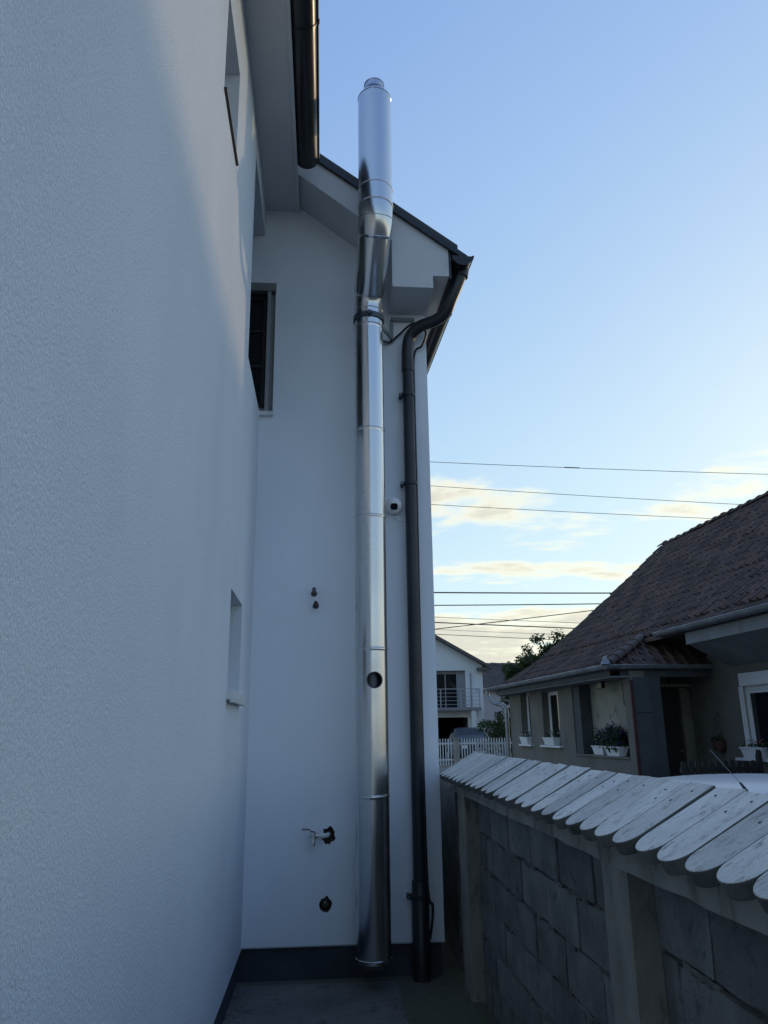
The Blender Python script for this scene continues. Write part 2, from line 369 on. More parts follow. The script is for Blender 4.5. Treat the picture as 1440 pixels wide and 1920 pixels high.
# trim the end wall under the roof slope and punch the two service holes
c1 = MB().prism([(-1.2, 6.75), (2.5, 3.997), (2.5, 9), (-1.2, 9)], 'Y', 5.3, 6.5).build('c', None)
rg = random.Random(3)
blob = []
for k in range(18):
    a = 2*math.pi*k/18; r = .047*(1+rg.uniform(-.22, .22)); blob.append((.045+r*math.cos(a)*.95, .895+r*math.sin(a)*1.25))
c2 = MB().prism(blob, 'Y', 5.6, 5.88).build('c', None)
hole = []
for k in range(22):
    a = 2*math.pi*k/22; r = .043*(1+rg.uniform(-.07, .07)); hole.append((.027+r*math.cos(a), .452+r*math.sin(a)*1.1))
hole[5] = (hole[5][0], hole[5][1]+.012)
c3 = MB().prism(hole, 'Y', 5.6, 5.93).build('c', None)
cut(endw, [c1, c2, c3])
def lining(poly, y0, y1, m, nm):
    cx = sum(p[0] for p in poly)/len(poly); cz = sum(p[1] for p in poly)/len(poly)
    q = [(cx+(p[0]-cx)*.975, cz+(p[1]-cz)*.975) for p in poly]; n = len(q); mb = MB()
    mb.add([(a, y0, b) for a, b in q]+[(a, y1, b) for a, b in q], [(i, (i+1) % n, n+(i+1) % n, n+i) for i in range(n)]+[tuple(range(n, 2*n))])
    return mb.build(nm, m, house)
lining(blob, 5.803, 5.872, 'brick', 'wall_hole')
hl = lining(hole, 5.803, 5.92, 'brick', 'wall_hole')
MB().lathe([(.0005, 0), (.033, 0), (.033, .006), (.027, .008), (.026, .02)], n=20).build('blind_cap', 'steel_dark', hl, smooth=True, loc=(.024, 5.90, .445), rot=(R(90), 0, 0))
MB().tube([(.022, 5.9, .452), (.022, 5.868, .452)], .006, 8).build('valve_stem', 'brass', hl, smooth=True)
# rest of the house body
MB().box(-3.2, -2.9, -8, 15, .0, 6.5).box(-2.9, XL-.30, -8, -7.7, 0, 6.5).build('inner_wall', 'plaster_smooth', house)
sk = MB().add([(XC, YE+.302, .205), (.42, 15, .205), (.42, 15, 5.13), (XC, YE+.302, 5.13), (XC-.3, YE+.302, .205), (.12, 15, .205), (.12, 15, 5.13), (XC-.3, YE+.302, 5.13)],
         [(0, 1, 2, 3), (7, 6, 5, 4), (0, 3, 7, 4), (1, 5, 6, 2), (3, 2, 6, 7), (0, 4, 5, 1)])
sk.build('flank_wall', 'plaster_smooth', house)
# plinth, recessed, and the pale starter strip over it
MB().box(XL-.28, XL-.022, -8, 5.78, -.05, .197).build('plinth', 'plinth', house)
MB().box(-.60, XC-.02, YE+.022, YE+.28, -.05, .197).build('plinth', 'plinth', house)
MB().box(XL-.05, XL+.003, -8, 5.797, .197, .2045).build('starter_strip', 'strip', house)
MB().box(XL+.003, XC+.002, YE-.003, YE+.05, .197, .2045).build('starter_strip', 'strip', house)
# loggia behind the opening at the far end of the side wall
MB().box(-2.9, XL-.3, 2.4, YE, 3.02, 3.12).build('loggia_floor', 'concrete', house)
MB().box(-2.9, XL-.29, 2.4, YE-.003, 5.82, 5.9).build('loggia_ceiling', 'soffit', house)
MB().box(-2.9, XL-.30, 2.2, 2.4, 3.1, 5.82).build('loggia_wall', 'plaster_smooth', house)

def sash_window(parent, plane, pos, a0, a1, b0, b1, m='pvc', ms=None, fw=.06, d=.06, mull=0, transoms=(), curtain=False, name='window', inward=1):
    """framed window in a hole: part 'window' (outer frame) > sash, pane"""
    def bx(mb, a, a_, b, b_, p, p_):
        if plane == 'X': mb.box(min(p, p_), max(p, p_), a, a_, b, b_)
        else: mb.box(a, a_, min(p, p_), max(p, p_), b, b_)
    p0, p1 = pos, pos+d*inward
    f = MB()
    bx(f, a0, a1, b0, b0+fw, p0, p1); bx(f, a0, a1, b1-fw, b1, p0, p1); bx(f, a0, a0+fw, b0+fw, b1-fw, p0, p1); bx(f, a1-fw, a1, b0+fw, b1-fw, p0, p1)
    o = f.build(name, m, parent, bevel=.006)
    cells = mull+1; wa = (a1-a0-2*fw)/cells; sw = fw*.75
    for c in range(cells):
        x0 = a0+fw+c*wa+.003; x1 = a0+fw+(c+1)*wa-.003; z0 = b0+fw+.003; z1 = b1-fw-.003
        q0, q1 = pos+d*.2*inward, pos+d*.85*inward
        s = MB()
        bx(s, x0, x1, z0, z0+sw, q0, q1); bx(s, x0, x1, z1-sw, z1, q0, q1); bx(s, x0, x0+sw, z0+sw, z1-sw, q0, q1); bx(s, x1-sw, x1, z0+sw, z1-sw, q0, q1)
        for t in transoms:
            zt = z0+(z1-z0)*t; bx(s, x0+sw, x1-sw, zt-.012, zt+.012, q0+.004*inward, q1)
        s.build('sash', ms or m, o, bevel=.004)
        g = MB(); bx(g, x0+sw-.004, x1-sw+.004, z0+sw-.004, z1-sw+.004, pos+d*.5*inward, pos+d*.62*inward); g.build('pane', 'glass', o)
        if curtain:
            cu = MB(); n = 18; vv = []; ff = []
            for i in range(n+1):
                a = x0+sw+(x1-x0-2*sw)*i/n*.7; p = pos+d*(1.0+.25*math.sin(i*1.9))*inward
                for z in (z0+sw, z1-sw): vv.append((p, a, z) if plane == 'X' else (a, p, z))
            ff = [(2*i, 2*i+2, 2*i+3, 2*i+1) for i in range(n)]
            cu.add(vv, ff); cu.build('curtain', 'curtain', o)
    return o
W1 = sash_window(house, 'X', XL-.20, 3.25, 3.80, 4.80, 5.44, inward=-1)
MB().box(XL-.2, XL+.016, 3.243, 3.807, 4.786, 4.799).build('sill', 'black', W1, bevel=.003)
W3 = sash_window(house, 'X', XL-.20, 4.43, 5.06, 1.82, 2.40, inward=-1)
MB().box(XL-.2, XL+.040, 4.41, 5.085, 1.772, 1.819).box(XL+.018, XL+.042, 4.408, 5.087, 1.757, 1.772).build('sill', 'white_paint', W3, bevel=.004)
MB().box(XL+.004, XL+.045, 5.089, 5.105, 1.765, 1.826).build('sill_end', 'white_paint', W3, bevel=.003)
# window of the end wall, seen through the loggia opening
M['winframe'] = mat('grey_window_frame', (.30, .31, .32), .5, var=.1)
WE = sash_window(house, 'Y', YE+.05, -1.35, -.432, 4.09, 5.27, m='winframe', ms='downpipe', fw=.06, d=.08, mull=1, transoms=(.36, .67))
MB().box(-1.36, -.428, YE-.012, YE+.05, 5.20, 5.275).build('shutter_box', M['fascia'], WE, bevel=.004)
MB().box(-.500, -.470, YE-.004, YE+.05, 4.09, 5.198).build('shutter_rail', M['winframe'], WE, bevel=.003)
MB().box(-1.37, -.425, YE-.035, YE+.1, 4.052, 4.088).build('sill', 'white_paint', WE, bevel=.004)

# roof: one plane falling towards +X, carried further out over the wing
def rz_(x): return 6.2-.744*(x+.10)
def slab(x0, x1, y0, y1, up, dn): return [(x0, y0, rz_(x0)+dn), (x1, y0, rz_(x1)+dn), (x1, y1, rz_(x1)+dn), (x0, y1, rz_(x0)+dn), (x0, y0, rz_(x0)+up), (x1, y0, rz_(x1)+up), (x1, y1, rz_(x1)+up), (x0, y1, rz_(x0)+up)]
BOXF = [(0, 3, 2, 1), (4, 5, 6, 7), (0, 1, 5, 4), (1, 2, 6, 5), (2, 3, 7, 6), (3, 0, 4, 7)]
roof = MB().add(slab(-3.4, -.13, -8.2, 5.34, .06, .01), BOXF).add(slab(-3.4, 1.06, 5.345, 15, .06, .01), BOXF).build('roof', 'rooftop', house)
tr = MB().add(slab(-.16, 1.135, 5.335, 5.365, .015, -.035), BOXF); tr.build('verge_trim', 'anthracite', roof)
MB().add([(-3.4, -8.2, rz_(-3.4)+.06), (-3.4, 15, rz_(-3.4)+.06), (-7, 15, 6.2), (-7, -8.2, 6.2)], [(0, 1, 2, 3)]).build('back_slope', 'rooftop', roof)
# left eave: level soffit, fascia, half round gutter
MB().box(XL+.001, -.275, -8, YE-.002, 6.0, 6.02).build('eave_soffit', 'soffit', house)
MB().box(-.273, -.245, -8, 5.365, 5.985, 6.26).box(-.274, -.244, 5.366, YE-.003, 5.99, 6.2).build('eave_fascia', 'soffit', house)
def gutter(parent, a, b, r, m, name='gutter', seams=(), hook=True, n=12, cap0=True):
    """half round gutter from a to b (points at rim height on the axis) with rolled lip, end cap and joints"""
    a = Vector(a); b = Vector(b); d = (b-a).normalized(); s = d.cross(Vector((0, 0, 1))).normalized()
    mb = MB(); vv = []; L = (b-a).length
    prof = [(r*math.cos(math.pi+math.pi*k/n), r*math.sin(math.pi+math.pi*k/n)) for k in range(n+1)]
    th = .006; inner = [((r-th)*math.cos(math.pi+math.pi*k/n), (r-th)*math.sin(math.pi+math.pi*k/n)) for k in range(n, -1, -1)]
    pr = prof+inner; N = len(pr)
    for p in (a, b): vv += [p+s*x+Vector((0, 0, z)) for x, z in pr]
    ff = [(i, (i+1) % N, N+(i+1) % N, N+i) for i in range(N)]+[tuple(range(N))[::-1], tuple(range(N, 2*N))]
    mb.add(vv, ff)
    for sg in (1,): mb.tube([a+s*(r*sg+.004*sg), b+s*(r*sg+.004*sg)], .011, 8)
    g = mb.build(name, m, parent, smooth=True)
    for q in ((a, b) if cap0 else (b,)):
        c = MB(); e = d*.004; k = len(prof)
        c.add([q-e+s*x*1.02+Vector((0, 0, z*1.02)) for x, z in prof]+[q+e+s*x*1.02+Vector((0, 0, z*1.02)) for x, z in prof],
              [tuple(range(k)), tuple(range(k, 2*k))[::-1]]+[(i, i+1, k+i+1, k+i) for i in range(k-1)]+[(k-1, 0, k, 2*k-1)])
        c.build('end_cap', m, g)
    for t in seams:
        p = a+d*t; c = MB(); k = len(prof); w_ = d*.014
        c.add([p-w_+s*x*1.05+Vector((0, 0, z*1.05)) for x, z in prof]+[p+w_+s*x*1.05+Vector((0, 0, z*1.05)) for x, z in prof],
              [(i, i+1, k+i+1, k+i) for i in range(k-1)])
        c.tube([p+s*(r+.006)-w_, p+s*(r+.006)+w_], .015, 8)
        c.build('gutter_joint', m, g)
    return g
gutter(house, (-.17, -8, 6.06), (-.17, 5.22, 6.06), .088, 'anthracite', seams=(3.2, 7.2, 11.95))
# verge of the wing: white fascia with box end, sloping soffit, eave soffit and fascia
Yf = 5.37
fb = lambda x: 6.052-.78*(x+.259)
vf = MB().prism([(-.244, rz_(-.244)-.03), (.984, rz_(.984)-.03), (.984, 5.121), (.852, 5.121), (.852, 5.010), (.523, 5.014), (.523, fb(.523)), (-.244, fb(-.244))], 'Y', Yf, Yf+.04)
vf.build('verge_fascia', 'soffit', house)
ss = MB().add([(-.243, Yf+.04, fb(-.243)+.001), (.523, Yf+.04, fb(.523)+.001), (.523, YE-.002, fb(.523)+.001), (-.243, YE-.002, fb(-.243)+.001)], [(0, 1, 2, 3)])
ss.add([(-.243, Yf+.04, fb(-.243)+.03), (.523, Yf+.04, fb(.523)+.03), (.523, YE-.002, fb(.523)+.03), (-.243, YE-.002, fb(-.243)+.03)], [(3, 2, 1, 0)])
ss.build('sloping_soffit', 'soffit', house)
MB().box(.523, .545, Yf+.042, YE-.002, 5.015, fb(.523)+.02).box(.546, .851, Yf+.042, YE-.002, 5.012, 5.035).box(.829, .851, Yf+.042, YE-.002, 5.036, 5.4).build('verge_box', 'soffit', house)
es = MB().add([(.852, Yf+.041, 5.122), (.984, Yf+.041, 5.122), (.56, 15, 5.122), (.42, 15, 5.122), (.852, Yf+.041, 5.14), (.984, Yf+.041, 5.14), (.56, 15, 5.14), (.42, 15, 5.14)], BOXF)
es.build('eave_soffit', 'soffit', house)
MB().add([(.985, Yf+.001, 5.10), (1.005, Yf+.001, 5.10), (.58, 15, 5.10), (.56, 15, 5.10), (.985, Yf+.001, 5.36), (1.005, Yf+.001, 5.36), (.58, 15, 5.36), (.56, 15, 5.36)], BOXF).build('eave_fascia', 'anthracite', house)
gutter(house, (1.093, 5.33, 5.285), (.64, 15, 5.285), .083, 'anthracite', seams=(.9, 2.6, 5))

# ================================================================== steel chimney on the end wall
flue = thing('steel_chimney', 'tall polished stainless steel flue pipe running up the end wall', 'chimney pipe', (.337, 5.5, 0))
def fl(mb, name, m='steel', smooth=True, bevel=0, par=None): return mb.build(name, m, par or flue, smooth, bevel)
RL = .1135
def section(z0, z1, r, c=(0, 0), bead=True):
    pr = [(r-.004, z0-.02), (r, z0+.001), (r, z0+.004), (r, z0+.008), (r, z1-.030), (r, z1-.026), (r, z1-.022), (r+.0025, z1-.016), (r+.0025, z1-.004), (r, z1-.001)] if bead else [(r, z0), (r, z1)]
    return MB().lathe(pr, c, 64)
levels = [.19, 1.18, 2.16, 3.13, 3.82, 4.70]
secs = []
for a, b in zip(levels[:-1], levels[1:]):
    secs.append(fl(section(a, b, RL), 'pipe_section'))
# round inlet port in the second section, cut through the sheet, with a rolled collar
port_z, port_x, port_r = 1.933, .014, .053
c = MB().tube([(port_x, -.3, port_z), (port_x, 0, port_z)], port_r, 40).build('c', None); c.parent = None; c.location = (.337, 5.5, 0)
bpy.context.view_layer.update()
sec = secs[1]
sec.modifiers.clear(); me0 = sec.data
so = sec.modifiers.new('solid', 'SOLIDIFY'); so.thickness = .006; so.offset = -1
cut(sec, [c])
for p in sec.data.polygons: p.use_smooth = True
e_ = sec.modifiers.new('edges', 'EDGE_SPLIT'); e_.split_angle = R(40)
cv = []
for k in range(40):
    a = 2*math.pi*k/40; x = port_x+port_r*math.cos(a); cv.append((x, -math.sqrt(RL**2-x*x)-.001, port_z+port_r*math.sin(a)))
fl(MB().tube(cv, .0042, 8, close=True), 'port_collar', 'steel_dark')
MB().lathe([(.082, port_z-.24), (.082, port_z+.22)], (0, .012), 40).build('inner_liner', M['steel_dark'], flue, smooth=True)
for z in levels[1:-1]: fl(MB().lathe([(RL+.001, z-.004), (RL+.0045, z-.0025), (RL+.005, z), (RL+.0045, z+.0025), (RL+.001, z+.004)], n=64), 'seam_ring')
fl(MB().tube([(.012, -RL-.0008, .2), (.012, -RL-.0008, 1.16)], .0016, 6), 'vertical_seam')
# base of the pipe: cup, drain stub, wall bracket
fl(MB().lathe([(RL-.002, .20), (RL+.005, .195), (RL+.006, .175), (RL-.01, .168), (.02, .150), (.0005, .150)], n=64), 'base_cup')
fl(MB().box(-.06, .06, -.03, .318, .128, .148), 'base_bracket', 'steel_dark', False)
# offset: lower elbow, raking piece, upper elbow, straight top
def ring_path(cs, rs, name, seams=True):
    o = fl(MB().tube(cs, rs, 64, cap=False), name)
    return o
P0 = Vector((0, 0, 4.70)); P1 = Vector((0, 0, 4.93)); P2 = Vector((.040, -.365, 5.415)); P3 = Vector((.040, -.365, 5.56))
def bend(a, b, c, k=5, t0=.10):
    d1 = (b-a).normalized(); d2 = (c-b).normalized(); s = b-d1*t0; e = b+d2*t0
    return [s*(1-t)**2+b*2*t*(1-t)+e*t*t for t in [i/k for i in range(k+1)]]
RD, RU = .126, .1345
low = [P0+Vector((0, 0, .0)), P0+Vector((0, 0, .13))]
ring_path([P0, Vector((0, 0, 4.76)), Vector((0, 0, 4.84))], [RL, RL, RL+.001], 'pipe_section')
eb = bend(P1-Vector((0, 0, .3)), P1, P2, 4, .07)
ring_path([Vector((0, 0, 4.835))]+eb, [RL-.001]+[RL]*len(eb), 'elbow')
dd = (P2-P1).normalized()
ub = bend(P1, P2, P3, 4, .085)
ring_path([eb[-1]-dd*.012, eb[-1]-dd*.002, eb[-1]+dd*.012, ub[0]-dd*.02, ub[0]+dd*.005], [RL+.001, RL+.006, RD, RD, RD], 'raking_pipe')
ring_path([ub[0]-dd*.020, ub[0]-dd*.006]+ub+[P3], [RD+.001, RU]+[RU]*(len(ub)+1), 'elbow')
CU = (P3.x, P3.y)
ring_path([P3-Vector((0, 0, .01)), Vector((*CU, 5.715))], [RU+.0015]*2, 'pipe_section')
fl(section(5.715, 6.60, RU, CU, False), 'pipe_section')
def torus(cn, d, r, t=.0045, m='steel', nm='seam_ring'):
    d = d.normalized(); u = d.cross(Vector((1, .2, .1))).normalized(); v = d.cross(u)
    fl(MB().tube([cn+(u*math.cos(2*math.pi*k/64)+v*math.sin(2*math.pi*k/64))*r for k in range(64)], t, 8, close=True), nm, m)
up = Vector((0, 0, 1))
for z, r in ((4.70, RL), (4.84, RL)): torus(Vector((0, 0, z)), up, r)
torus(eb[-1], dd, RL+.001); torus(ub[0], dd, RU-.001); torus(ub[3], (up+dd), RU, .004); torus(P3, up, RU+.001); torus(Vector((*CU, 5.715)), up, RU+.001)
# taper and spout at the top
fl(MB().lathe([(RU, 6.598), (RU+.003, 6.602), (RU, 6.612), (RU-.028, 6.655), (.083, 6.690), (.080, 6.694), (.080, 6.742), (.084, 6.745), (.084, 6.755), (.074, 6.757), (.072, 6.60), (.0005, 6.60)], CU, 64), 'tapered_outlet')
# clamp band and stand-off bracket
clamp = fl(MB().lathe([(RL+.002, 4.752), (RL+.010, 4.752), (RL+.010, 4.795), (RL+.002, 4.795)], n=64), 'clamp_band', 'steel_dark')
fl(MB().box(-.012, .012, -RL-.035, -RL-.006, 4.760, 4.788).tube([(-.03, -RL-.022, 4.774), (.03, -RL-.022, 4.774)], .006, 8), 'clamp_bolt', 'steel_dark', False, 0, clamp)
br = MB().bar((.10, .06, 4.765), (.215, .262, 4.765), .022, .034).box(.20, .226, .27, .294, 4.75, 4.935).box(.205, .405, .255, .297, 4.936, 4.958)
fl(br, 'wall_bracket', 'zinc', False, .002)
fl(MB().bar((-.06, .10, 4.765), (-.06, .295, 4.765), .022, .034), 'wall_bracket', 'zinc', False, .002)
# black cable looping from the flue bracket to the downpipe
cb = smooth_path([(.46, 5.74, 4.725), (.53, 5.77, 4.73), (.60, 5.76, 4.79), (.70, 5.72, 4.87), (.78, 5.70, 4.875), (.83, 5.72, 4.80), (.80, 5.755, 4.70), (.735, 5.775, 4.62), (.728, 5.785, 4.2), (.728, 5.785, 3.4), (.724, 5.785, 2.0), (.730, 5.785, .62), (.765, 5.785, .42), (.740, 5.785, .22)], 8)
tag(MB().tube(cb, .009, 8).build('black_cable', 'black', smooth=True), 'thin black cable looping from flue bracket and down beside the dark downpipe', 'cable')

# ================================================================== dark downpipe
dp = thing('downpipe', 'dark grey round rainwater downpipe with swan neck at the wing corner', 'downpipe', (.672, 5.725, 0))
def dl(mb, n, m='downpipe', sm=True): return mb.build(n, m, dp, sm)
off = Vector((.672, 5.725, 0))
neck = smooth_path([Vector(p)-off for p in ((1.105, 5.46, 5.25), (1.085, 5.465, 5.16), (1.020, 5.50, 5.00), (.975, 5.545, 4.90), (.895, 5.60, 4.85), (.770, 5.665, 4.825), (.695, 5.715, 4.755), (.673, 5.725, 4.63), (.672, 5.725, 4.5))], 8)
dl(MB().tube(neck, .049, 24), 'swan_neck')
dl(MB().tube([(0, 0, 4.51), (0, 0, .55)], .046, 24), 'pipe')
dl(MB().tube([(.0, 0, 4.54), (0, 0, 4.44)], .0515, 24), 'socket')
dl(MB().tube([(1.105-.672, 5.46-5.725, 5.255), (1.102-.672, 5.46-5.725, 5.17)], [.066, .053], 24), 'outlet_funnel')
dl(MB().tube([(0, 0, .60), (0, 0, .52), (0, 0, .515), (0, 0, -.05)], [.056, .056, .060, .060], 24), 'ground_socket')
for z in (4.23, 3.47, .50):
    big = .062 if z < 1 else .049
    k = dl(MB().lathe([(big, z-.014), (big+.005, z-.014), (big+.005, z+.014), (big, z+.014)], n=28), 'clamp')
    MB().box(-big-.028, -big-.002, -.012, .06, z-.016, z+.016).build('clamp_lug', 'downpipe', k, bevel=.003)
    MB().tube([(-big-.017, -.02, z), (-big-.017, .0, z)], .006, 8).build('clamp_screw', 'zinc', k)

# ================================================================== small fittings on the end wall
sc = thing('security_camera', 'small white dome security camera between flue and downpipe', 'camera', (.545, 5.80, 3.305))
def cml(mb, n, m, sm=True, **k): return mb.build(n, m, sc, sm, **k)
fwd = Vector((-.10, -1, -.38)).normalized()
cml(MB().tube([Vector((-.03, 0, 0)), Vector((-.03, -.03, 0))], [.052, .048], 28), 'mount', 'camwhite')
prof = []
pts = [Vector((0, -.015, 0))+fwd*t for t in (0, .012, .03, .05, .066, .076, .080)]
cml(MB().tube(pts, [.055, .066, .068, .064, .053, .037, .022], 32), 'shell', 'camwhite')
fr = Vector((0, -.015, 0))+fwd*.082
u = fwd.cross(Vector((0, 0, 1))).normalized(); v_ = u.cross(fwd)
face = [fr-fwd*.012+u*(.028*math.copysign(abs(math.cos(a))**.6, math.cos(a)))+v_*(.026*math.copysign(abs(math.sin(a))**.6, math.sin(a))) for a in [2*math.pi*k/32 for k in range(32)]]
front = [p+fwd*.014 for p in face]
cml(MB().add(face+front, [tuple(range(32))[::-1], tuple(range(32, 64))]+[(i, (i+1) % 32, 32+(i+1) % 32, 32+i) for i in range(32)]), 'lens_window', 'lens')
cml(MB().tube(smooth_path([(0, -.02, -.058), (.008, -.008, -.085), (.028, -.007, -.115), (.075, -.007, -.125)], 6), .005, 8), 'cable', 'camwhite')

for x, z, lab, up_ in ((-.078, 2.605, 'short dark pipe stub on the wall, upper of the two', .012), (-.064, 2.512, 'short rusty pipe stub on the wall, lower of the two', .004)):
    st = thing('pipe_stub', lab, 'pipe stub', (x, 5.80, z), group='capped pipe stubs on the end wall')
    MB().tube([(0, .03, 0), (0, -.075, up_)], .0125, 14).build('pipe', 'rust', st, True)
    MB().tube([(0, -.055, up_*.8), (.001, -.105, up_*1.3)], .0175, 6).build('cap_nut', 'steel_dark' if up_ > .01 else 'rust', st)
    MB().tube([(0, .001, 0), (0, -.006, 0)], .024, 16).build('wall_ring', 'steel_dark', st, True)

tp = thing('garden_tap', 'garden tap on white pipe sticking out of a broken hole in the wall', 'tap', (.04, 5.80, .90))
def tl(mb, n, m, sm=True): return mb.build(n, m, tp, sm)
tl(MB().tube(smooth_path([(.005, .06, -.005), (.0, -.02, .0), (-.012, -.055, .0), (-.035, -.062, .0)], 5), .0155, 16), 'supply_elbow', 'pvc')
tl(MB().tube([(-.028, -.062, 0), (-.072, -.062, .002)], .0135, 16), 'supply_pipe', 'pvc')
tl(MB().tube([(-.03, -.062, 0), (-.048, -.062, 0)], .018, 8), 'pipe_collar', 'pvc')
tl(MB().tube([(-.070, -.062, .002), (-.120, -.062, .002)], [.016, .014], 14).tube([(-.098, -.062, .022), (-.098, -.062, -.020)], .020, 14), 'valve_body', 'brass')
tl(MB().tube(smooth_path([(-.100, -.062, -.012), (-.101, -.064, -.030), (-.101, -.066, -.048)], 4), .0115, 12).tube([(-.101, -.066, -.042), (-.101, -.067, -.068)], [.014, .0125], 12), 'spout', 'brass')
tl(MB().tube([(-.098, -.062, .016), (-.098, -.062, .027)], .006, 10), 'valve_stem', 'brass')
tl(MB().bar((-.092, -.062, .026), (-.115, -.062, .028), .018, .006).bar((-.113, -.062, .027), (-.134, -.062, .042), .016, .006).bar((-.132, -.062, .0415), (-.182, -.062, .043), .018, .007), 'lever', 'red', False)

# ================================================================== block boundary wall with cap boards
bw = thing('boundary_wall', 'low grey concrete block wall capped with pale weathered boards', 'wall', (1.0, 0, 0))
def bl_(mb, n, m, **k): return mb.build(n, m, bw, **k)
XB, XP = 0.0, -.08           # block face and pier face in wall coordinates
Y0, Y1 = -4.0, 5.92
bl_(MB().box(.022, .19, Y0, Y1, -.05, 1.18), 'mortar_core', 'mortar')
bl_(MB().box(-.03, .19, Y1+.001, 7.8, -.05, 1.24), 'end_wall', 'block')
piers = [(5.25, 5.53), (2.475, 2.70), (-.30, -.06), (-3.1, -2.85)]
rg = random.Random(11)
BL, BH = .45, .2
protos = []
for q in range(5):
    mb = MB(); nx, nz = 4, 3; L, Hh = BL-.014, BH-.014; vv = []
    for i in range(nx+1):
        for j in range(nz+1):
            e = (i in (0, nx)) or (j in (0, nz))
            vv.append((rg.uniform(-.0025, .0025)+(.004 if e else 0), -L/2+L*i/nx+(rg.uniform(-.004, .004) if e else 0), -Hh/2+Hh*j/nz+(rg.uniform(-.003, .003) if e else 0)))
    n = len(vv); ff = [(i*(nz+1)+j, (i+1)*(nz+1)+j, (i+1)*(nz+1)+j+1, i*(nz+1)+j+1) for i in range(nx) for j in range(nz)]
    rim = [i*(nz+1) for i in range(nx+1)]+[nx*(nz+1)+j for j in range(1, nz+1)]+[i*(nz+1)+nz for i in range(nx-1, -1, -1)]+[j for j in range(nz-1, 0, -1)]
    back = [(.10, vv[i][1], vv[i][2]) for i in rim]
    ff += [(rim[i], rim[(i+1) % len(rim)], n+(i+1) % len(rim), n+i) for i in range(len(rim))]
    mb.add(vv+back, ff); me = mb.mesh('block'); me.materials.append(M['block']); protos.append(me)
half = {}
for r in range(6):
    ztop = 1.163-r*BH; zc = ztop-BH/2
    s0 = (4.84 if r % 2 == 0 else 4.60) + (0 if r < 2 else rg.uniform(-.03, .03))
    y = s0+BL*2
    while y > Y0+.5:
        a, b = y-BL, y
        segs = [(a, b)]
        for p0, p1 in piers:
            new = []
            for (c0, c1) in segs:
                if c1 <= p0 or c0 >= p1: new.append((c0, c1)); continue
                if c0 < p0: new.append((c0, p0))
                if c1 > p1: new.append((p1, c1))
            segs = new
        for (c0, c1) in segs:
            c1 = min(c1, Y1)
            if c1-c0 < .05: continue
            k = (c1-c0-.014)/(BL-.014)
            o = link('block', rg.choice(protos), None, bw, loc=(rg.uniform(-.005, .006), (c0+c1)/2, zc+rg.uniform(-.002, .002)), rot=(0, rg.uniform(-.01, .01), rg.uniform(-.012, .012)))
            o.scale = (1, k, 1)
        y -= BL
# lumpy mortar squeezed from the bed joints
mm = MB()
for r in range(6):
    z = 1.163-r*BH
    y = 1.0
    while y < 5.2:
        L = rg.uniform(.05, .16)
        if rg.random() < .62:
            pts = [(.004+rg.uniform(-.006, .004), y+L*t/4, z+rg.uniform(-.005, .005)) for t in range(5)]
            mm.tube(pts, [rg.uniform(.004, .011) for _ in pts], 6)
        y += L
o = bl_(mm, 'mortar_joints', 'mortar'); o['kind'] = 'stuff'
def rough_prism(poly, y0, y1, n, amp, seed):
    g = random.Random(seed); mb = MB(); k = len(poly); vv = []
    for i in range(n+1):
        y = y0+(y1-y0)*i/n; vv += [(p[0]+g.uniform(-amp, amp), y, p[1]+g.uniform(-amp, amp)) for p in poly]
    ff = [(i*k+j, i*k+(j+1) % k, (i+1)*k+(j+1) % k, (i+1)*k+j) for i in range(n) for j in range(k)]+[tuple(range(k))[::-1], tuple(n*k+j for j in range(k))]
    return mb.add(vv, ff)
bl_(rough_prism([(XP, 1.178), (.20, 1.178), (.20, 1.33), (.105, 1.372), (.09, 1.372), (XP, 1.284)], Y0, Y1, 90, .004, 4), 'ring_beam', 'pier')
for i, (p0, p1) in enumerate(piers):
    g = random.Random(20+i); mb = MB(); vv = []; n = 14
    for k in range(n+1):
        z = -.05+1.236*k/n
        vv += [(.02, p0, z), (XP+g.uniform(-.003, .003)+.004, p0+g.uniform(-.004, .004), z), (XP+g.uniform(-.003, .003), p0+.02, z), (XP+g.uniform(-.003, .003), p1-.02, z), (XP+g.uniform(-.003, .003)+.004, p1+g.uniform(-.004, .004), z), (.02, p1, z)]
    ff = [(k*6+j, k*6+j+1, (k+1)*6+j+1, (k+1)*6+j) for k in range(n) for j in range(5)]
    bl_(mb.add(vv, ff), 'pier', 'pier')
# cap boards with rounded lower ends
SL = math.atan2(.15, .278); BLEN = math.hypot(.278, .15); BW = .148
bprot = []
for q in range(4):
    wv = BW/2-.002-.0012*(q % 2); nr = 12; ol = []
    for k in range(nr+1):
        a = math.pi/2+math.pi*k/nr; ol.append((wv*.86+wv*.86*math.cos(a), wv*math.sin(a)))
    ol += [(BLEN+rg.uniform(-.004, .004), -wv), (BLEN+rg.uniform(-.004, .004), wv)]
    mb = MB().prism(ol, 'Z', -.040, 0)
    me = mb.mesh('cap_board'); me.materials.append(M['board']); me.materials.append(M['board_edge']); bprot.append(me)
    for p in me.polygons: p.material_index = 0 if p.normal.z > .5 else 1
scr = MB().lathe([(.0001, .0014), (.0038, .0012), (.0044, 0)], n=8).mesh('screw'); scr.materials.append(M['iron'])
yb = 5.75-BW/2; i = 0
while yb > Y0+.1:
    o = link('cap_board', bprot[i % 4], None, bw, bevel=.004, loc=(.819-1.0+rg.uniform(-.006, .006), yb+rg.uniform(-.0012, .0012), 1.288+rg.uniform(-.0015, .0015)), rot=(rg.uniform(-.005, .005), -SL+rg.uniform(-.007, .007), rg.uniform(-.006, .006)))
    if yb > .8:
        for sx in (.262, .215) if i % 3 else (.258,):
            link('screw', scr, None, o, loc=(sx+rg.uniform(-.012, .012), rg.uniform(-.03, .03), .0006))
    yb -= BW+.0004; i += 1

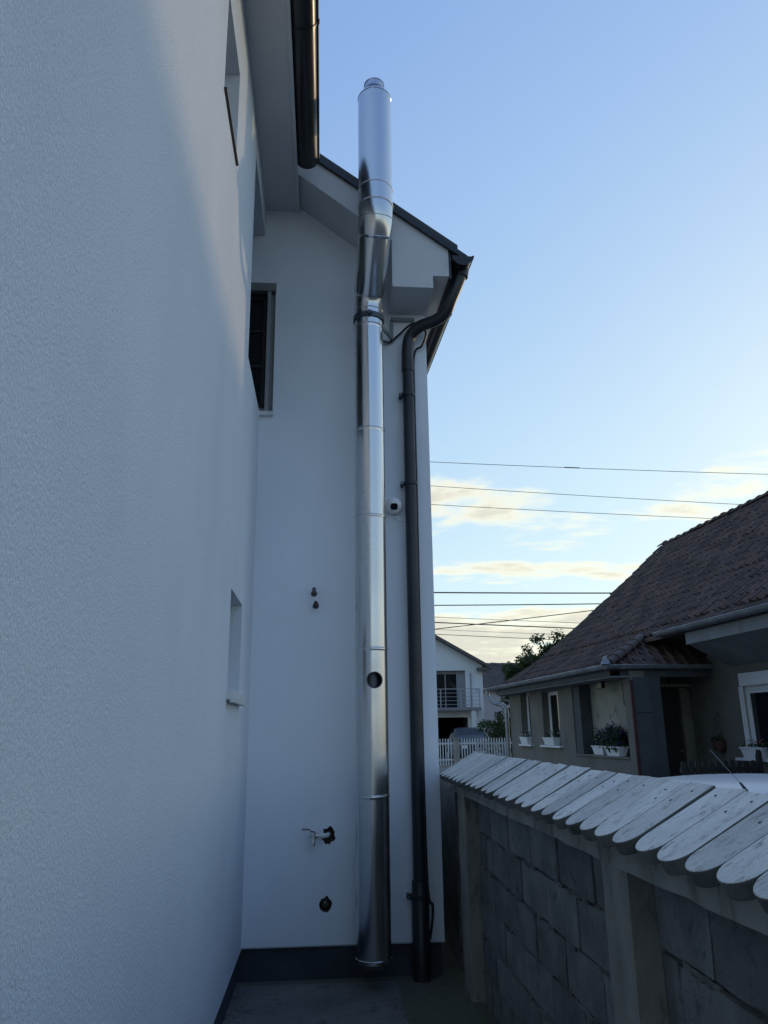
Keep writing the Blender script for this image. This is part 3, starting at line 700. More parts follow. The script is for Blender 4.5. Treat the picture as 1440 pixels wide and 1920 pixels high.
# ================================================================== neighbour's house (local frame: u = +x away from us, v = +y along)
nh = thing('tiled_house', 'old single storey grey house with large dark clay tile roof behind the block wall', 'house', (5.3, 14.3, 0), R(3.5))
def nl(mb, n, m, par=None, **k): return mb.build(n, m, par or nh, **k)
VF = 7.9
prof_uz = [(.10, 2.665), (.274, 2.765), (1.271, 3.375), (2.75, 4.50), (4.219, 5.745), (5.70, 7.02)]
# walls
UW = .45
nw = panel('X', UW, .30, (0, 7.75), (-.05, 2.62), [(5.98, 6.75, 1.20, 2.52), (3.88, 5.02, 1.20, 2.46), (.30, 2.98, 1.04, 2.50)])
nl(nw, 'wall', 'render')
nl(MB().box(UW+.002, 5.6, 7.45, 7.75, -.05, 2.7), 'wall', 'render')
nl(MB().add([(UW, 7.751, 2.70), (5.6, 7.751, 2.70), (5.6, 7.751, 6.9), (UW, 7.76, 2.70)], [(0, 1, 2)]).box(UW+.01, 5.6, 7.55, 7.74, 2.7, 2.95), 'gable_wall', 'render')
# niche with pale board behind the flower ledge
nl(MB().box(UW+.28, UW+.32, .302, 2.97, 1.0, 2.6), 'infill_panel', 'render_pale')
nl(MB().box(UW-.03, UW+.29, .305, 2.975, 1.005, 1.045), 'ledge', 'render', bevel=.006)
nl(MB().box(UW+.02, UW+.279, 2.60, 2.978, 1.05, 2.498), 'niche_pier', 'panel')
nl(MB().box(UW-.02, UW+.06, 1.28, 1.52, 2.36, 2.52), 'wall_speaker', 'black', bevel=.01)
nl(MB().tube([(UW+.27, .95, 2.45), (UW+.272, .93, 2.0)], .006, 6), 'hanging_wire', 'black')
nl(MB().box(UW-.012, UW+.045, -.014, .035, .6, 2.45), 'corner_post', 'redpaint', bevel=.006)
# porch: side, back wall with dark door, grey panels
nl(MB().box(UW+.31, UW+.6, .05, 1.0, -.05, 2.6), 'porch_panel', 'panel')
nl(MB().box(.502, .838, -.010, -.002, -.05, 2.5), 'porch_panel', 'panel')
nl(MB().box(.846, 1.049, .012, .048, -.05, 2.5), 'porch_panel', 'panel')
nl(MB().box(.505, .835, -.014, -.0105, 1.84, 1.855), 'porch_panel_strip', 'black')
pb = panel('Y', 1.0, .25, (UW+.6, 3.4), (-.05, 2.62), [(1.47, 1.965, .1, 2.36)])
nl(pb, 'porch_wall', 'render')
nl(MB().box(1.08, 1.46, .955, .998, -.05, 2.36), 'porch_panel', 'panel', bevel=.004)
nl(MB().box(1.335, 1.352, .948, .956, -.05, 2.36), 'porch_panel_strip', 'black')
nl(MB().box(1.08, 1.33, .951, .956, 1.835, 1.85), 'porch_panel_strip', 'black')
dr = nl(MB().box(1.475, 1.96, 1.10, 1.14, .1, 2.355), 'door', 'door')
nl(MB().box(1.54, 1.90, 1.09, 1.101, .3, 1.1).box(1.54, 1.90, 1.09, 1.101, 1.25, 2.2), 'door_panel', 'door', dr, bevel=.006)
nl(MB().tube([(1.93, 1.10, 1.12), (1.93, 1.05, 1.12), (1.86, 1.045, 1.12)], .01, 8), 'door_handle', 'zinc', dr)
nl(MB().box(1.3, 2.35, .86, .998, 2.37, 2.40), 'shelf', 'render_pale')
nl(MB().box(1.72, 2.12, .90, .995, 2.42, 2.60), 'shelf_box', 'panel')
nl(MB().box(1.03, 1.075, .95, 1.0, .9, 1.28), 'white_batten', 'pvc')
nl(MB().tube(smooth_path([(2.0, .985, 2.36), (2.25, .985, 2.30), (2.42, .985, 2.20), (2.44, .99, 1.9)], 6), .008, 6), 'porch_cable', 'black')
# near wing wall with shuttered window
UN = 2.15
nwall = panel('X', UN, .3, (-5.2, .9), (-.05, 2.9), [(-2.35, -.80, 1.06, 2.50)])
nl(nwall, 'wall', 'render')
nl(MB().box(UN+.301, 6.0, .60, .9, -.05, 2.6), 'wall', 'render')
wn_ = sash_window(nh, 'X', UN+.07, -2.35, -.80, 1.06, 2.27, fw=.07, d=.07, mull=1, curtain=True)
sb = nl(MB().box(UN-.01, UN+.15, -2.35, -.80, 2.272, 2.498), 'shutter_box', 'pvc', wn_, bevel=.006)
nl(MB().box(UN-.016, UN-.01, -2.33, -.82, 2.30, 2.39).box(UN-.016, UN-.01, -2.33, -.82, 2.396, 2.49), 'shutter_slat', 'pvc', wn_, bevel=.003)
nl(MB().box(UN-.022, UN+.02, -.82, -.785, 1.06, 2.27).box(UN-.012, UN+.02, -.875, -.845, 1.06, 2.27), 'shutter_rail', 'pvc', wn_, bevel=.004)
nl(MB().box(UN-.16, UN+.08, -2.5, -.62, 1.0, 1.045), 'sill', 'white_paint', wn_, bevel=.006)
# windows of the far block, with sills
for a0, a1, b1 in ((5.98, 6.75, 2.52), (3.88, 5.02, 2.46)):
    o = sash_window(nh, 'X', UW+.17, a0, a1, 1.20, b1, fw=.05, d=.06, mull=0 if a1-a0 < 1 else 0, curtain=True)
    nl(MB().box(UW-.09, UW+.17, a0-.14, a1+.10, 1.145, 1.19), 'sill', 'white_paint', o, bevel=.006)
# roof body
rf_ = MB(); n = len(prof_uz)
def roof_sheet(pts, v0, v1, m, nm, par, th=.06):
    k = len(pts); mb = MB()
    mb.add([(p[0], v, p[1]-(th if t else 0)) for v in (v0, v1) for t in (0, 1) for p in pts],
           [(i, i+1, 2*k+i+1, 2*k+i) for i in range(k-1)]+[(k+i, 3*k+i, 3*k+i+1, k+i+1) for i in range(k-1)]+[(i, k+i, k+i+1, i+1) for i in range(k-1)]+[(2*k+i, 2*k+i+1, 3*k+i+1, 3*k+i) for i in range(k-1)]+[(0, 2*k, 3*k, k), (k-1, 2*k-1, 4*k-1, 3*k-1)])
    return mb.build(nm, m, par)
low_pts = [(p[0], p[1]-.05) for p in prof_uz]
roofN = roof_sheet(low_pts, 0.97, VF, 'tile', 'roof', nh)
MB().add([(.10, .04, 2.615), (.274, .21, 2.715), (1.20, .969, 3.28), (.274, .969, 2.715), (.10, .969, 2.615)], [(0, 1, 4), (1, 3, 4), (1, 2, 3)]).build('roof_corner_deck', 'tile', roofN)
near_pts = [(1.20, 3.335-.05)]+[(p[0], p[1]-.05) for p in prof_uz[3:]]
near_pts[0] = (1.20, 3.28)
o = roof_sheet(near_pts, -5.2, 0.968, 'tile', 'roof_deck', roofN)
MB().add([(5.70, -5.2, 6.97), (5.70, VF, 6.97), (11.3, VF, 2.6), (11.3, -5.2, 2.6)], [(0, 1, 2, 3)]).build('back_slope', 'tile', roofN)
# a clay tile: a shallow pan with a roll along one side and a thick nose
def tile_mesh(w_=.215, l_=.38, q=0):
    xs = [0, .03, .065, .095, .155, .215]; hs = [.010, .050, .050, .010, .002, .010]
    mb = MB(); vv = []
    for yy, t in ((0, .024), (l_, .0)):
        for x, h in zip(xs, hs): vv.append((x*w_/.215, yy, h+t))
    k = len(xs); ff = [(i, i+1, k+i+1, k+i) for i in range(k-1)]
    vv += [(xs[i]*w_/.215, .003, hs[i]-.018) for i in range(k)]
    ff += [(2*k+i, 2*k+i+1, i+1, i) for i in range(k-1)]
    mb.add(vv, ff); return mb.mesh('roof_tile')
TW, TL = .215, .335
TME = tile_mesh(); TME.materials.append(M['tile'])
seglen = [0]
for a, b in zip(prof_uz[:-1], prof_uz[1:]): seglen.append(seglen[-1]+math.hypot(b[0]-a[0], b[1]-a[1]))
def on_prof(s_):
    for i in range(len(prof_uz)-1):
        if s_ <= seglen[i+1] or i == len(prof_uz)-2:
            t = (s_-seglen[i])/(seglen[i+1]-seglen[i]); a, b = prof_uz[i], prof_uz[i+1]
            return a[0]+(b[0]-a[0])*t, a[1]+(b[1]-a[1])*t, math.atan2(b[1]-a[1], b[0]-a[0])
rg = random.Random(5)
tiles = []          # (matrix, visible size score)
NRI = nh.matrix_basis
camp = Vector((0, 0, 1.6))
hm = Matrix.Translation((5.3, 14.3, 0)) @ Matrix.Rotation(R(3.5), 4, 'Z')
row = 0; s_ = 0.0
def tile_matrix(u_, v_0, z_, sl):
    # tile local: x across (towards -v), y up the slope, z normal
    X = Vector((0, -1, 0)); Y = Vector((math.cos(sl), 0, math.sin(sl))); Z = X.cross(Y)
    m = Matrix((X, Y, Z)).transposed().to_4x4(); m.translation = Vector((u_, v_0, z_))
    return m
while s_ < seglen[-1]-.2:
    u_, z_, sl = on_prof(s_)
    v = VF-.002
    while v > -5.1:
        near_ = v < .05
        if not (u_ < 1.10 and v-TW*.5 < (u_-.03)*.81):
            j = Matrix.Rotation(rg.gauss(0, .016), 4, 'Z') @ Matrix.Rotation(rg.gauss(0, .02), 4, 'X') @ Matrix.Rotation(rg.gauss(0, .022), 4, 'Y')
            m = tile_matrix(u_+rg.gauss(0, .008), v, z_-.035+rg.gauss(0, .004), sl) @ j
            wp = hm @ m.translation
            tiles.append((m, v, u_, (wp-camp).length))
        v -= TW
    s_ += TL; row += 1
# the largest in view: near edge of the frame inwards
def in_view(m):
    p = rot.transposed() @ (hm @ m.translation-camp)
    if p.z >= 0: return False
    x = 720-1435*p.x/p.z; y = 960+1435*p.y/p.z
    return x < 1450 and y > 925
vis = sorted([t for t in tiles if in_view(t[0])], key=lambda t: t[3])
single = set(id(t) for t in vis[:245])
rest = MB(); tv = [tuple(v.co) for v in TME.vertices]; tf = [tuple(p.vertices) for p in TME.polygons]
for t in tiles:
    if id(t) in single:
        o = bpy.data.objects.new('roof_tile', TME); col.objects.link(o); o.parent = roofN; o.matrix_basis = t[0]
    else: rest.add([t[0] @ Vector(p) for p in tv], tf)

me = bpy.data.meshes.new('roof_tiles_far'); me.from_pydata(rest.v, [], rest.f)
fm = mat('clay_tile_far', (.112, .062, .040), .75, c2=(.062, .043, .034), vscale=4, bump=.5, bscale=60, spots=(.8, 9), rnd=.42); me.materials.append(fm)
at = me.attributes.new('shade', 'FLOAT', 'FACE'); nf = len(tf); vals = []
for k in range(len(rest.f)//nf): vals += [rg.random()]*nf
at.data.foreach_set('value', vals)
an_ = fm.node_tree.nodes.new('ShaderNodeAttribute'); an_.attribute_name = 'shade'      # one tint per tile, as on the single tiles
for lk in list(fm.node_tree.links):
    if lk.from_node.type == 'OBJECT_INFO':
        ts = lk.to_socket; fm.node_tree.links.remove(lk); fm.node_tree.links.new(an_.outputs['Fac'], ts)
o = bpy.data.objects.new('roof_tiles_far', me); col.objects.link(o); o.parent = roofN; o['kind'] = 'stuff'
# half round ridge tiles, each lapping the next
def ridge_tile(L=.43, r0=.115, r1=.135):
    n = 10; vv = []
    for y, r in ((0, r1), (.06, r1), (.07, r0), (L, r0*.94)):
        vv += [(r*math.cos(math.pi*k/n), y, r*.85*math.sin(math.pi*k/n)) for k in range(n+1)]
    k = n+1; ff = [(i*k+j, i*k+j+1, (i+1)*k+j+1, (i+1)*k+j) for i in range(3) for j in range(n)]
    mb = MB().add(vv, ff)
    mb.add([(r1*math.cos(math.pi*q/n), 0, r1*.85*math.sin(math.pi*q/n)) for q in range(n+1)]+[(r0*.8*math.cos(math.pi*q/n), 0, r0*.7*math.sin(math.pi*q/n)) for q in range(n+1)],
           [(i, i+1, k+i+1, k+i) for i in range(n)])
    return mb.mesh('ridge_tile')
RME = ridge_tile(); RME.materials.append(M['ridge'])
for p in RME.polygons: p.use_smooth = True
v = -5.2
while v < VF-.1:
    link('ridge_tile', RME, None, roofN, loc=(5.70, v, 7.0+rg.gauss(0, .008)), rot=(rg.gauss(-.03, .012), 0, rg.gauss(0, .012)))
    v += .40
# porch roof: small face towards us with its own tiles and a hip
PZ = .62                      # rise per metre of v
hipN = Vector((1.20, .93, 3.30))
pr_deck = MB().add([(.06, 0.02, 2.63), (2.42, 0.02, 2.63), (2.42, 1.0, 3.24), (1.2, .98, 3.24)], [(0, 1, 2, 3)]).build('porch_roof', 'tile', nh)
sl = math.atan2(.60, .95)
for r in range(4):
    vv0 = .0+r*.29*math.cos(sl); zz0 = 2.655+r*.29*math.sin(sl)
    u_ = .10+vv0*1.05
    while u_ < 2.40:
        X = Vector((1, 0, 0)); Y = Vector((0, math.cos(sl), math.sin(sl))); Z = X.cross(Y)
        m = Matrix((X, Y, Z)).transposed().to_4x4(); m.translation = Vector((u_, vv0-.05, zz0-.01+rg.gauss(0, .004)))
        o = bpy.data.objects.new('roof_tile', TME); col.objects.link(o); o.parent = pr_deck
        o.matrix_basis = m @ Matrix.Rotation(rg.gauss(0, .03), 4, 'Z') @ Matrix.Rotation(rg.gauss(0, .03), 4, 'Y')
        u_ += .218
hd = (hipN-Vector((.03, -.02, 2.72))); L = hd.length; k = 0
while k*.33 < L-.1:
    p = Vector((.03, -.02, 2.73))+hd.normalized()*k*.33
    o = link('hip_tile', RME, None, pr_deck, loc=p); o.rotation_euler = hd.to_track_quat('Y', 'Z').to_euler(); o.scale = (.95, .9, .95); k += 1
MB().lathe([(.001, .10), (.05, .09), (.085, .05), (.10, 0)], n=10).add([(-.10, -.02, 0), (.0, -.03, 0), (.02, -.03, .17), (-.06, -.02, .14)], [(0, 1, 2, 3)]).build('hip_flashing', 'zinc', nh, loc=(-.02, -.05, 2.73), smooth=True)
nl(MB().prism([(UN+.31, -.05), (9.2, -.05), (9.2, 4.0), (5.7, 6.85), (4.22, 5.58), (2.78, 4.36), (UN+.31, 3.95)], 'Y', -5.0, -4.8), 'gable_wall', 'render')
nl(MB().prism([(1.32, 3.25), (5.55, 3.25), (5.55, 6.75), (4.22, 5.58), (2.78, 4.36), (1.32, 3.29)], 'Y', .90, .94), 'attic_wall', 'panel')
# eaves
gutter(nh, (0.0, 8.55, 2.715), (0.0, -.02, 2.715), .075, 'zinc', seams=[.6*k for k in range(1, 14)])
gutter(nh, (-.02, -.02, 2.715), (2.43, -.02, 2.715), .078, 'zinc', seams=(.9, 1.9))
g2 = gutter(nh, (1.12, 0.05, 3.325), (1.12, -5.2, 3.325), .085, 'zinc', seams=[.78*k for k in range(1, 7)])
nl(MB().box(.10, UW-.001, 0.02, 7.75, 2.50, 2.52), 'eave_soffit', 'fascia')
nl(MB().box(.081, .099, 0.06, 7.85, 2.53, 2.66), 'eave_fascia', 'panel')
nl(MB().box(.30, 2.14, .065, .12, 2.50, 2.64), 'porch_beam', 'panel')
nl(MB().box(.46, 3.0, .121, 1.3, 2.60, 2.63), 'porch_ceiling', 'panel')
for k in range(5):
    nl(MB().box(1.20, 1.235, -5.2+k*.9, -5.2+(k+1)*.9-.004 if k < 4 else -.83, 3.015, 3.29), 'fascia_board', 'fascia', bevel=.003)
nl(MB().add([(1.236, -.84, 3.02), (UN-.002, -.60, 2.645), (UN-.002, -5.2, 2.645), (1.236, -5.2, 3.02), (1.236, -.84, 3.10), (UN-.002, -.60, 2.74), (UN-.002, -5.2, 2.74), (1.236, -5.2, 3.10)], BOXF), 'near_soffit', 'fascia')
# zinc downpipe at the far corner
nl(MB().tube(smooth_path([(0, 8.4, 2.68), (0, 8.38, 2.50), (.10, 8.2, 2.32), (.30, 7.95, 2.22), (.37, 7.85, 2.10), (.37, 7.84, 1.9), (.37, 7.84, .0)], 6), .055, 16), 'downpipe', 'zinc', smooth=True)

# things at the neighbour's windows
def world_pt(u_, v, z): return hm @ Vector((u_, v, z))
def flower_box(lab, u_, v, z, L, kind, seed, rz=0.0, petals='whitepetal', amount=60, tall=.14, wide=1.0):
    p = world_pt(u_, v, z)
    t = thing('flower_box', lab, 'flower box', p, R(3.5)+rz, 'white flower boxes on the tiled house')
    h, a, b = .17, .105, .075; l0, l1 = L/2, L/2-.05
    mb = MB().add([(-b, -l1, 0), (b, -l1, 0), (b, l1, 0), (-b, l1, 0), (-a, -l0, h), (a, -l0, h), (a, l0, h), (-a, l0, h)], BOXF)
    mb.box(-a-.012, a+.012, -l0-.012, l0+.012, h-.012, h+.012)
    mb.build('box', 'pvc', t, bevel=.008)
    bb = [(0, y, h+tall*.5, .13*wide, L*.28, tall) for y in (-L*.25, L*.2)]
    leaves(bb, int(amount*3), .055, seed=seed).build('plant', 'leaf_pot', t)
    if petals: leaves([(x, y, z_+tall*.35, a_, b_, c_*.9) for x, y, z_, a_, b_, c_ in bb], amount, .042, seed=seed+1, shell=.8).build('flowers', petals, t)
    return t
flower_box('white flower box with few leaves on the sill of the farthest window', UW-.02, 6.32, 1.191, .62, 0, 31, petals='whitepetal', amount=10)
flower_box('white flower box with a white bloom on the sill of the second window', UW-.02, 4.42, 1.191, .72, 0, 33, petals='whitepetal', amount=14)
flower_box('white flower box with leafy trailing plant on the niche ledge', UW+.10, 1.82, 1.046, .55, 0, 35, petals='purple', amount=90, tall=.24, wide=1.3)
flower_box('white flower box full of dark purple petunias on the niche ledge', UW+.06, 1.02, 1.046, .66, 0, 37, petals='purple', amount=420, tall=.27, wide=1.4)
flower_box('white flower box with straggly plant on the shuttered window sill', UN-.06, -1.12, 1.046, .62, 0, 39, petals='pinkpetal', amount=16, tall=.10)
p = world_pt(UN-.06, -1.62, 1.046)
t = thing('flower_pot', 'small dark red flower pot beside the box on the shuttered window sill', 'flower pot', p)
MB().lathe([(.0005, 0), (.06, 0), (.085, .15), (.095, .15), (.095, .17), (.078, .17), (.075, .14), (.0005, .14)], n=20).build('pot', 'basket', t, smooth=True)
leaves([(0, 0, .22, .12, .12, .09)], 120, .05, seed=44).build('plant', 'leaf_pot', t)
# hanging basket at the porch corner
p = world_pt(2.06, -.05, 1.24)
t = thing('hanging_basket', 'dark hanging basket on a wire hook at the porch corner', 'hanging basket', p)
MB().lathe([(.0005, -.10), (.07, -.10), (.11, -.02), (.125, .08), (.11, .08), (.09, .0), (.0005, -.02)], n=20).build('basket', 'basket', t, smooth=True)
wr = MB()
for k in range(3): wr.tube([(.12*math.cos(k*2.1), .12*math.sin(k*2.1), .08), (0, 0, .46)], .004, 5)
wr.build('wires', 'black', t)
MB().tube(smooth_path([(0, 0, .45), (0, 0, .54), (.01, 0, .58), (.035, 0, .59), (.05, 0, .56), (.05, 0, .53)], 5), .009, 8).build('hook', 'black', t, smooth=True)
leaves([(0, 0, .12, .15, .15, .08), (.08, 0, -.02, .1, .1, .12)], 130, .05, seed=46).build('plant', 'leaf_pot', t)
# low dark picket fence in front of the porch
p = world_pt(.55, -1.45, 0)
t = thing('porch_fence', 'low dark picket fence with rounded tops in front of the porch', 'fence', p, R(3.5))
pk = MB().prism([(-.045, 0), (.045, 0), (.045, .98), (.035, 1.02), (.018, 1.035), (-.018, 1.035), (-.035, 1.02), (-.045, .98)], 'Y', -.012, .012).mesh('picket'); pk.materials.append(M['iron'])
for k in range(11): link('picket', pk, None, t, loc=(k*.125, 0, rg.uniform(-.012, .012)))
MB().box(-.05, 1.3, .013, .045, .25, .32).box(-.05, 1.3, .013, .045, .86, .93).build('rail', 'iron', t)
MB().box(1.33, 1.40, -.03, .05, 0, 1.10).prism([(1.33, 1.1), (1.40, 1.1), (1.40, 1.18), (1.36, 1.2)], 'Y', -.03, .05).build('post', 'iron', t)

# ================================================================== cars
def car(name, lab, cat, loc, rz, paint, Ln, Wd, st, roof_rng, group=None):
    """st: stations (y, z_low, z_belt, z_top, half width at belt, half width at top)"""
    t = thing(name, lab, cat, loc, rz)
    rows = []
    for (y, zl, zb, zt, wb, wt_) in st:
        half_ = [(wb*.93, zl), (wb*1.0, zl+(zb-zl)*.35), (wb*1.01, zl+(zb-zl)*.7), (wb*.97, zb), (wb*.97+(wt_-wb*.97)*.5, zb+(zt-zb)*.55), (wt_, zt-.05*min(1, (zt-zb)/.3)), (wt_*.86, zt-.012), (wt_*.5, zt+.012), (0, zt+.02)]
        rows.append([(x, y, z) for x, z in half_]+[(-x, y, z) for x, z in half_[-2::-1]])
    k = len(rows[0]); vv = [p for r in rows for p in r]
    ff = [(i*k+j, i*k+j+1, (i+1)*k+j+1, (i+1)*k+j) for i in range(len(rows)-1) for j in range(k-1)]
    ff += [tuple(range(k))[::-1], tuple((len(rows)-1)*k+j for j in range(k))]
    bo = MB().add(vv, ff).build('body', paint, t, smooth=True)
    sd = bo.modifiers.new('sub', 'SUBSURF'); sd.levels = 1; sd.render_levels = 2
    a, b = roof_rng
    def patch(nm, ids, off):
        mb = MB()
        for (i, j) in ids:
            q = [Vector(vv[x]) for x in (i*k+j, i*k+j+1, (i+1)*k+j+1, (i+1)*k+j)]
            nrm = (q[1]-q[0]).cross(q[3]-q[0])
            if nrm.length < 1e-6: continue
            nrm.normalize(); ce = sum(q, Vector())/4
            if nrm.dot(ce-Vector((0, ce.y, .7))) < 0: nrm = -nrm
            q = [ce+(x-ce)*.94+nrm*off for x in q]; mb.add(q, [(0, 1, 2, 3)])
        return mb.build(nm, 'glass', t)
    for jj in ((3, 4), (k-5, k-6)):
        for i in range(a, b): patch('side_window', [(i, j) for j in jj], .006)
    patch('windscreen', [(a-1, j) for j in range(4, k-5)], .008); patch('rear_window', [(b, j) for j in range(4, k-5)], .008)
    for y in (st[0][0]+.16*Ln+.05, st[-1][0]-.19*Ln):
        for sx in (-1, 1):
            x = sx*(Wd/2-.09)
            wh = MB().tube([(x-.10, y, .31), (x+.10, y, .31)], .31, 28).build('wheel', 'tyre', t, bevel=.02)
            MB().tube([(x+sx*.101, y, .31), (x+sx*.108, y, .31)], [.20, .185], 24).build('rim', 'alloy', wh)
    return t, bo
# white car standing just behind the boundary wall: only its roof shows
st = [(-2.05, .35, .62, .66, .62, .55), (-1.95, .28, .72, .76, .74, .66), (-1.2, .25, .84, .90, .80, .70), (-.85, .25, .88, .94, .81, .70), (-.25, .25, .90, 1.30, .81, .56), (.15, .25, .90, 1.335, .81, .57), (.75, .25, .91, 1.325, .81, .56), (1.30, .25, .92, 1.25, .80, .53), (1.85, .28, .90, .96, .76, .62), (2.0, .35, .70, .74, .66, .58)]
wc, _ = car('parked_car', 'white car behind the boundary wall with only its roof showing', 'car', (2.28, 3.75, 0), 0, 'carwhite', 4.0, 1.66, st, (4, 7))
MB().tube([(-.392, -.27, 1.262), (-.39, -.25, 1.318), (-.387, -.20, 1.347)], [.014, .008, .005], 8).build('antenna_base', 'black', wc, smooth=True)
MB().tube([(-.387, -.20, 1.347), (-.387, .05, 1.485)], .0015, 6).build('antenna_rod', 'zinc', wc)

# ================================================================== across the road
fh = thing('gabled_house', 'white two storey gabled house with balcony and open garage across the road', 'house', (0, 43, 0))
def fl_(mb, n, m, par=None, **k): return mb.build(n, m, par or fh, **k)
fz = lambda x: 6.66-.5675*(x-6.21)
fw = panel('Y', 0, .3, (1.0, 8.83), (-.1, 8.0), [(6.05, 7.87, 2.72, 4.73), (6.0, 7.93, -.2, 2.21)]).build('front_wall', 'farwhite', fh)
c_ = MB().prism([(4.9, fz(4.9)-.08), (11, fz(11)-.08), (11, 12), (4.9, 12)], 'Y', -2, 2).build('c', None); c_.location = (0, 43, 0)
c2_ = MB().prism([(4.9, fz(4.9)-.08), (4.9, 12), (-2, 12), (-2, fz(4.9)-.08-.5675*6.9)], 'Y', -2, 2).build('c', None); c2_.location = (0, 43, 0)
bpy.context.view_layer.update(); cut(fw, [c_, c2_])
fl_(MB().box(8.53, 8.829, .301, 11, -.1, 4.9).box(1.0, 1.3, .301, 11, -.1, 4.9), 'side_wall', 'farwhite')
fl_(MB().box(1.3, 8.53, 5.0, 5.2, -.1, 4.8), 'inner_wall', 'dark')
fl_(MB().box(5.3, 8.53, .301, 5, 2.30, 2.70), 'floor_slab', 'fargrey')
fl_(MB().add([(4.9, -.5, fz(4.9)), (9.28, -.5, fz(9.28)), (9.28, 11.4, fz(9.28)), (4.9, 11.4, fz(4.9)), (4.9, -.5, fz(4.9)-.17), (9.28, -.5, fz(9.28)-.17), (9.28, 11.4, fz(9.28)-.17), (4.9, 11.4, fz(4.9)-.17)], BOXF).box(8.5, 9.15, -.46, -.02, 4.70, fz(9.2)-.1), 'roof', 'farroof')
fl_(MB().add([(4.89, -.5, fz(4.9)), (.2, -.5, fz(4.9)-2.67), (.2, 11.4, fz(4.9)-2.67), (4.89, 11.4, fz(4.9)), (4.89, -.5, fz(4.9)-.17), (.2, -.5, fz(4.9)-2.84), (.2, 11.4, fz(4.9)-2.84), (4.89, 11.4, fz(4.9)-.17)], BOXF), 'roof', 'farroof')
fl_(MB().box(6.06, 7.86, .26, .30, 4.55, 4.72).box(7.44, 7.86, .20, .299, 2.73, 4.55), 'loggia_screen', 'fargrey')
bd = fl_(MB().box(6.06, 7.44, .22, .26, 2.73, 4.55), 'balcony_door', 'glass')
fl_(MB().box(6.06, 6.12, .19, .219, 2.73, 4.55).box(6.72, 6.78, .19, .219, 2.73, 4.55).box(7.38, 7.44, .19, .219, 2.73, 4.55), 'door_frame', 'fargrey', bd)
bal = fl_(MB().box(5.6, 8.5, -1.0, -.003, 2.56, 2.71), 'balcony', 'fargrey')
rail = MB()
for x in (5.65, 6.30, 7.40, 8.42): rail.box(x-.025, x+.025, -.98, -.93, 2.712, 3.68)
fl_(rail, 'railing_post', 'greypaint', bal)
for k in range(5):
    fl_(MB().box(5.6, 8.46, -.965 if k < 4 else -.985, -.945 if k < 4 else -.925, 2.86+k*.20, 2.88+k*.20+(.02 if k == 4 else 0)), 'railing_bar', 'greypaint', bal)
fl_(MB().box(5.65, 5.68, -.95, -.01, 3.66, 3.70).box(8.40, 8.44, -.925, -.01, 3.66, 3.70), 'railing_bar', 'greypaint', bal)
fl_(MB().box(7.95, 8.2, -.95, -.70, -.1, 2.55), 'garage_post', 'farwhite')
fl_(MB().box(8.12, 8.17, -.06, -.01, 0, 4.6), 'downpipe', 'fargrey')
# dark car in front of the garage
st2 = [(-2.15, .38, .85, .90, .70, .60), (-2.05, .30, .95, 1.00, .82, .74), (-1.3, .28, 1.02, 1.08, .88, .78), (-.95, .28, 1.05, 1.12, .89, .78), (-.25, .28, 1.08, 1.60, .89, .66), (.2, .28, 1.08, 1.66, .89, .67), (1.0, .28, 1.09, 1.65, .89, .66), (1.75, .28, 1.09, 1.55, .87, .62), (2.0, .35, 1.05, 1.15, .84, .72), (2.1, .4, .85, .90, .80, .70)]
bc, bb_ = car('family_car', 'dark blue car parked nose out at the garage of the white house', 'car', (7.2, 39.0, 0), R(0), 'carblue', 4.2, 1.8, st2, (4, 7))
for sx in (-1, 1):
    MB().box(sx*.62-.14, sx*.62+.14, -2.16, -2.05, .72, .86).build('headlight', 'pvc', bc, bevel=.02)
    MB().box(sx*.98-.08, sx*.98+.08, -.98, -.85, 1.05, 1.18).build('mirror', 'carblue', bc, bevel=.03)
MB().box(-.26, .26, -2.19, -2.16, .48, .59).build('number_plate', 'pvc', bc)
# white picket fence along the road
pf = thing('picket_fence', 'white metal picket fence with grey concrete post along the road', 'fence', (0, 31, 0))
pk2 = MB().box(-.017, .017, -.012, .012, .25, 1.215).prism([(-.017, 1.215), (.017, 1.215), (0, 1.25)], 'Y', -.012, .012).mesh('picket'); pk2.materials.append(M['white_paint'])
x = 3.6
while x < 7.6:
    if not (5.08 < x < 5.32): link('picket', pk2, None, pf, loc=(x, 0, rg.uniform(-.006, .006)))
    x += .107
MB().box(3.5, 5.08, .013, .04, 1.02, 1.08).box(3.5, 5.08, .013, .04, .42, .48).box(5.32, 7.6, .013, .04, 1.02, 1.08).box(5.32, 7.6, .013, .04, .42, .48).build('rail', 'white_paint', pf)
MB().box(5.10, 5.30, -.08, .12, 0, 1.20).box(5.08, 5.32, -.10, .14, 1.201, 1.25).build('post', 'pier', pf, bevel=.01)
MB().box(3.5, 5.095, -.06, .10, 0, .24).box(5.305, 7.6, -.06, .10, 0, .24).build('base', 'pier', pf)
gt = thing('ornamental_gate', 'grey scrollwork driveway gate in front of the white picket fence', 'gate', (5.72, 29.6, 0))
MB().box(0, .05, -.02, .02, .1, 1.12).box(1.15, 1.2, -.02, .02, .1, 1.12).box(.05, 1.15, -.018, .018, 1.06, 1.11).box(.05, 1.15, -.018, .018, .12, .17).box(.05, 1.15, -.018, .018, .86, .89).build('frame', 'greypaint', gt)
for r in range(4):
    for k in range(8):
        cx, cz = .12+k*.137, .97-r*.20
        MB().tube([(cx+.058*math.cos(a), 0, cz+.075*math.sin(a)) for a in [2*math.pi*q/12 for q in range(12)]], .009, 5, close=True).build('scroll', 'greypaint', gt)
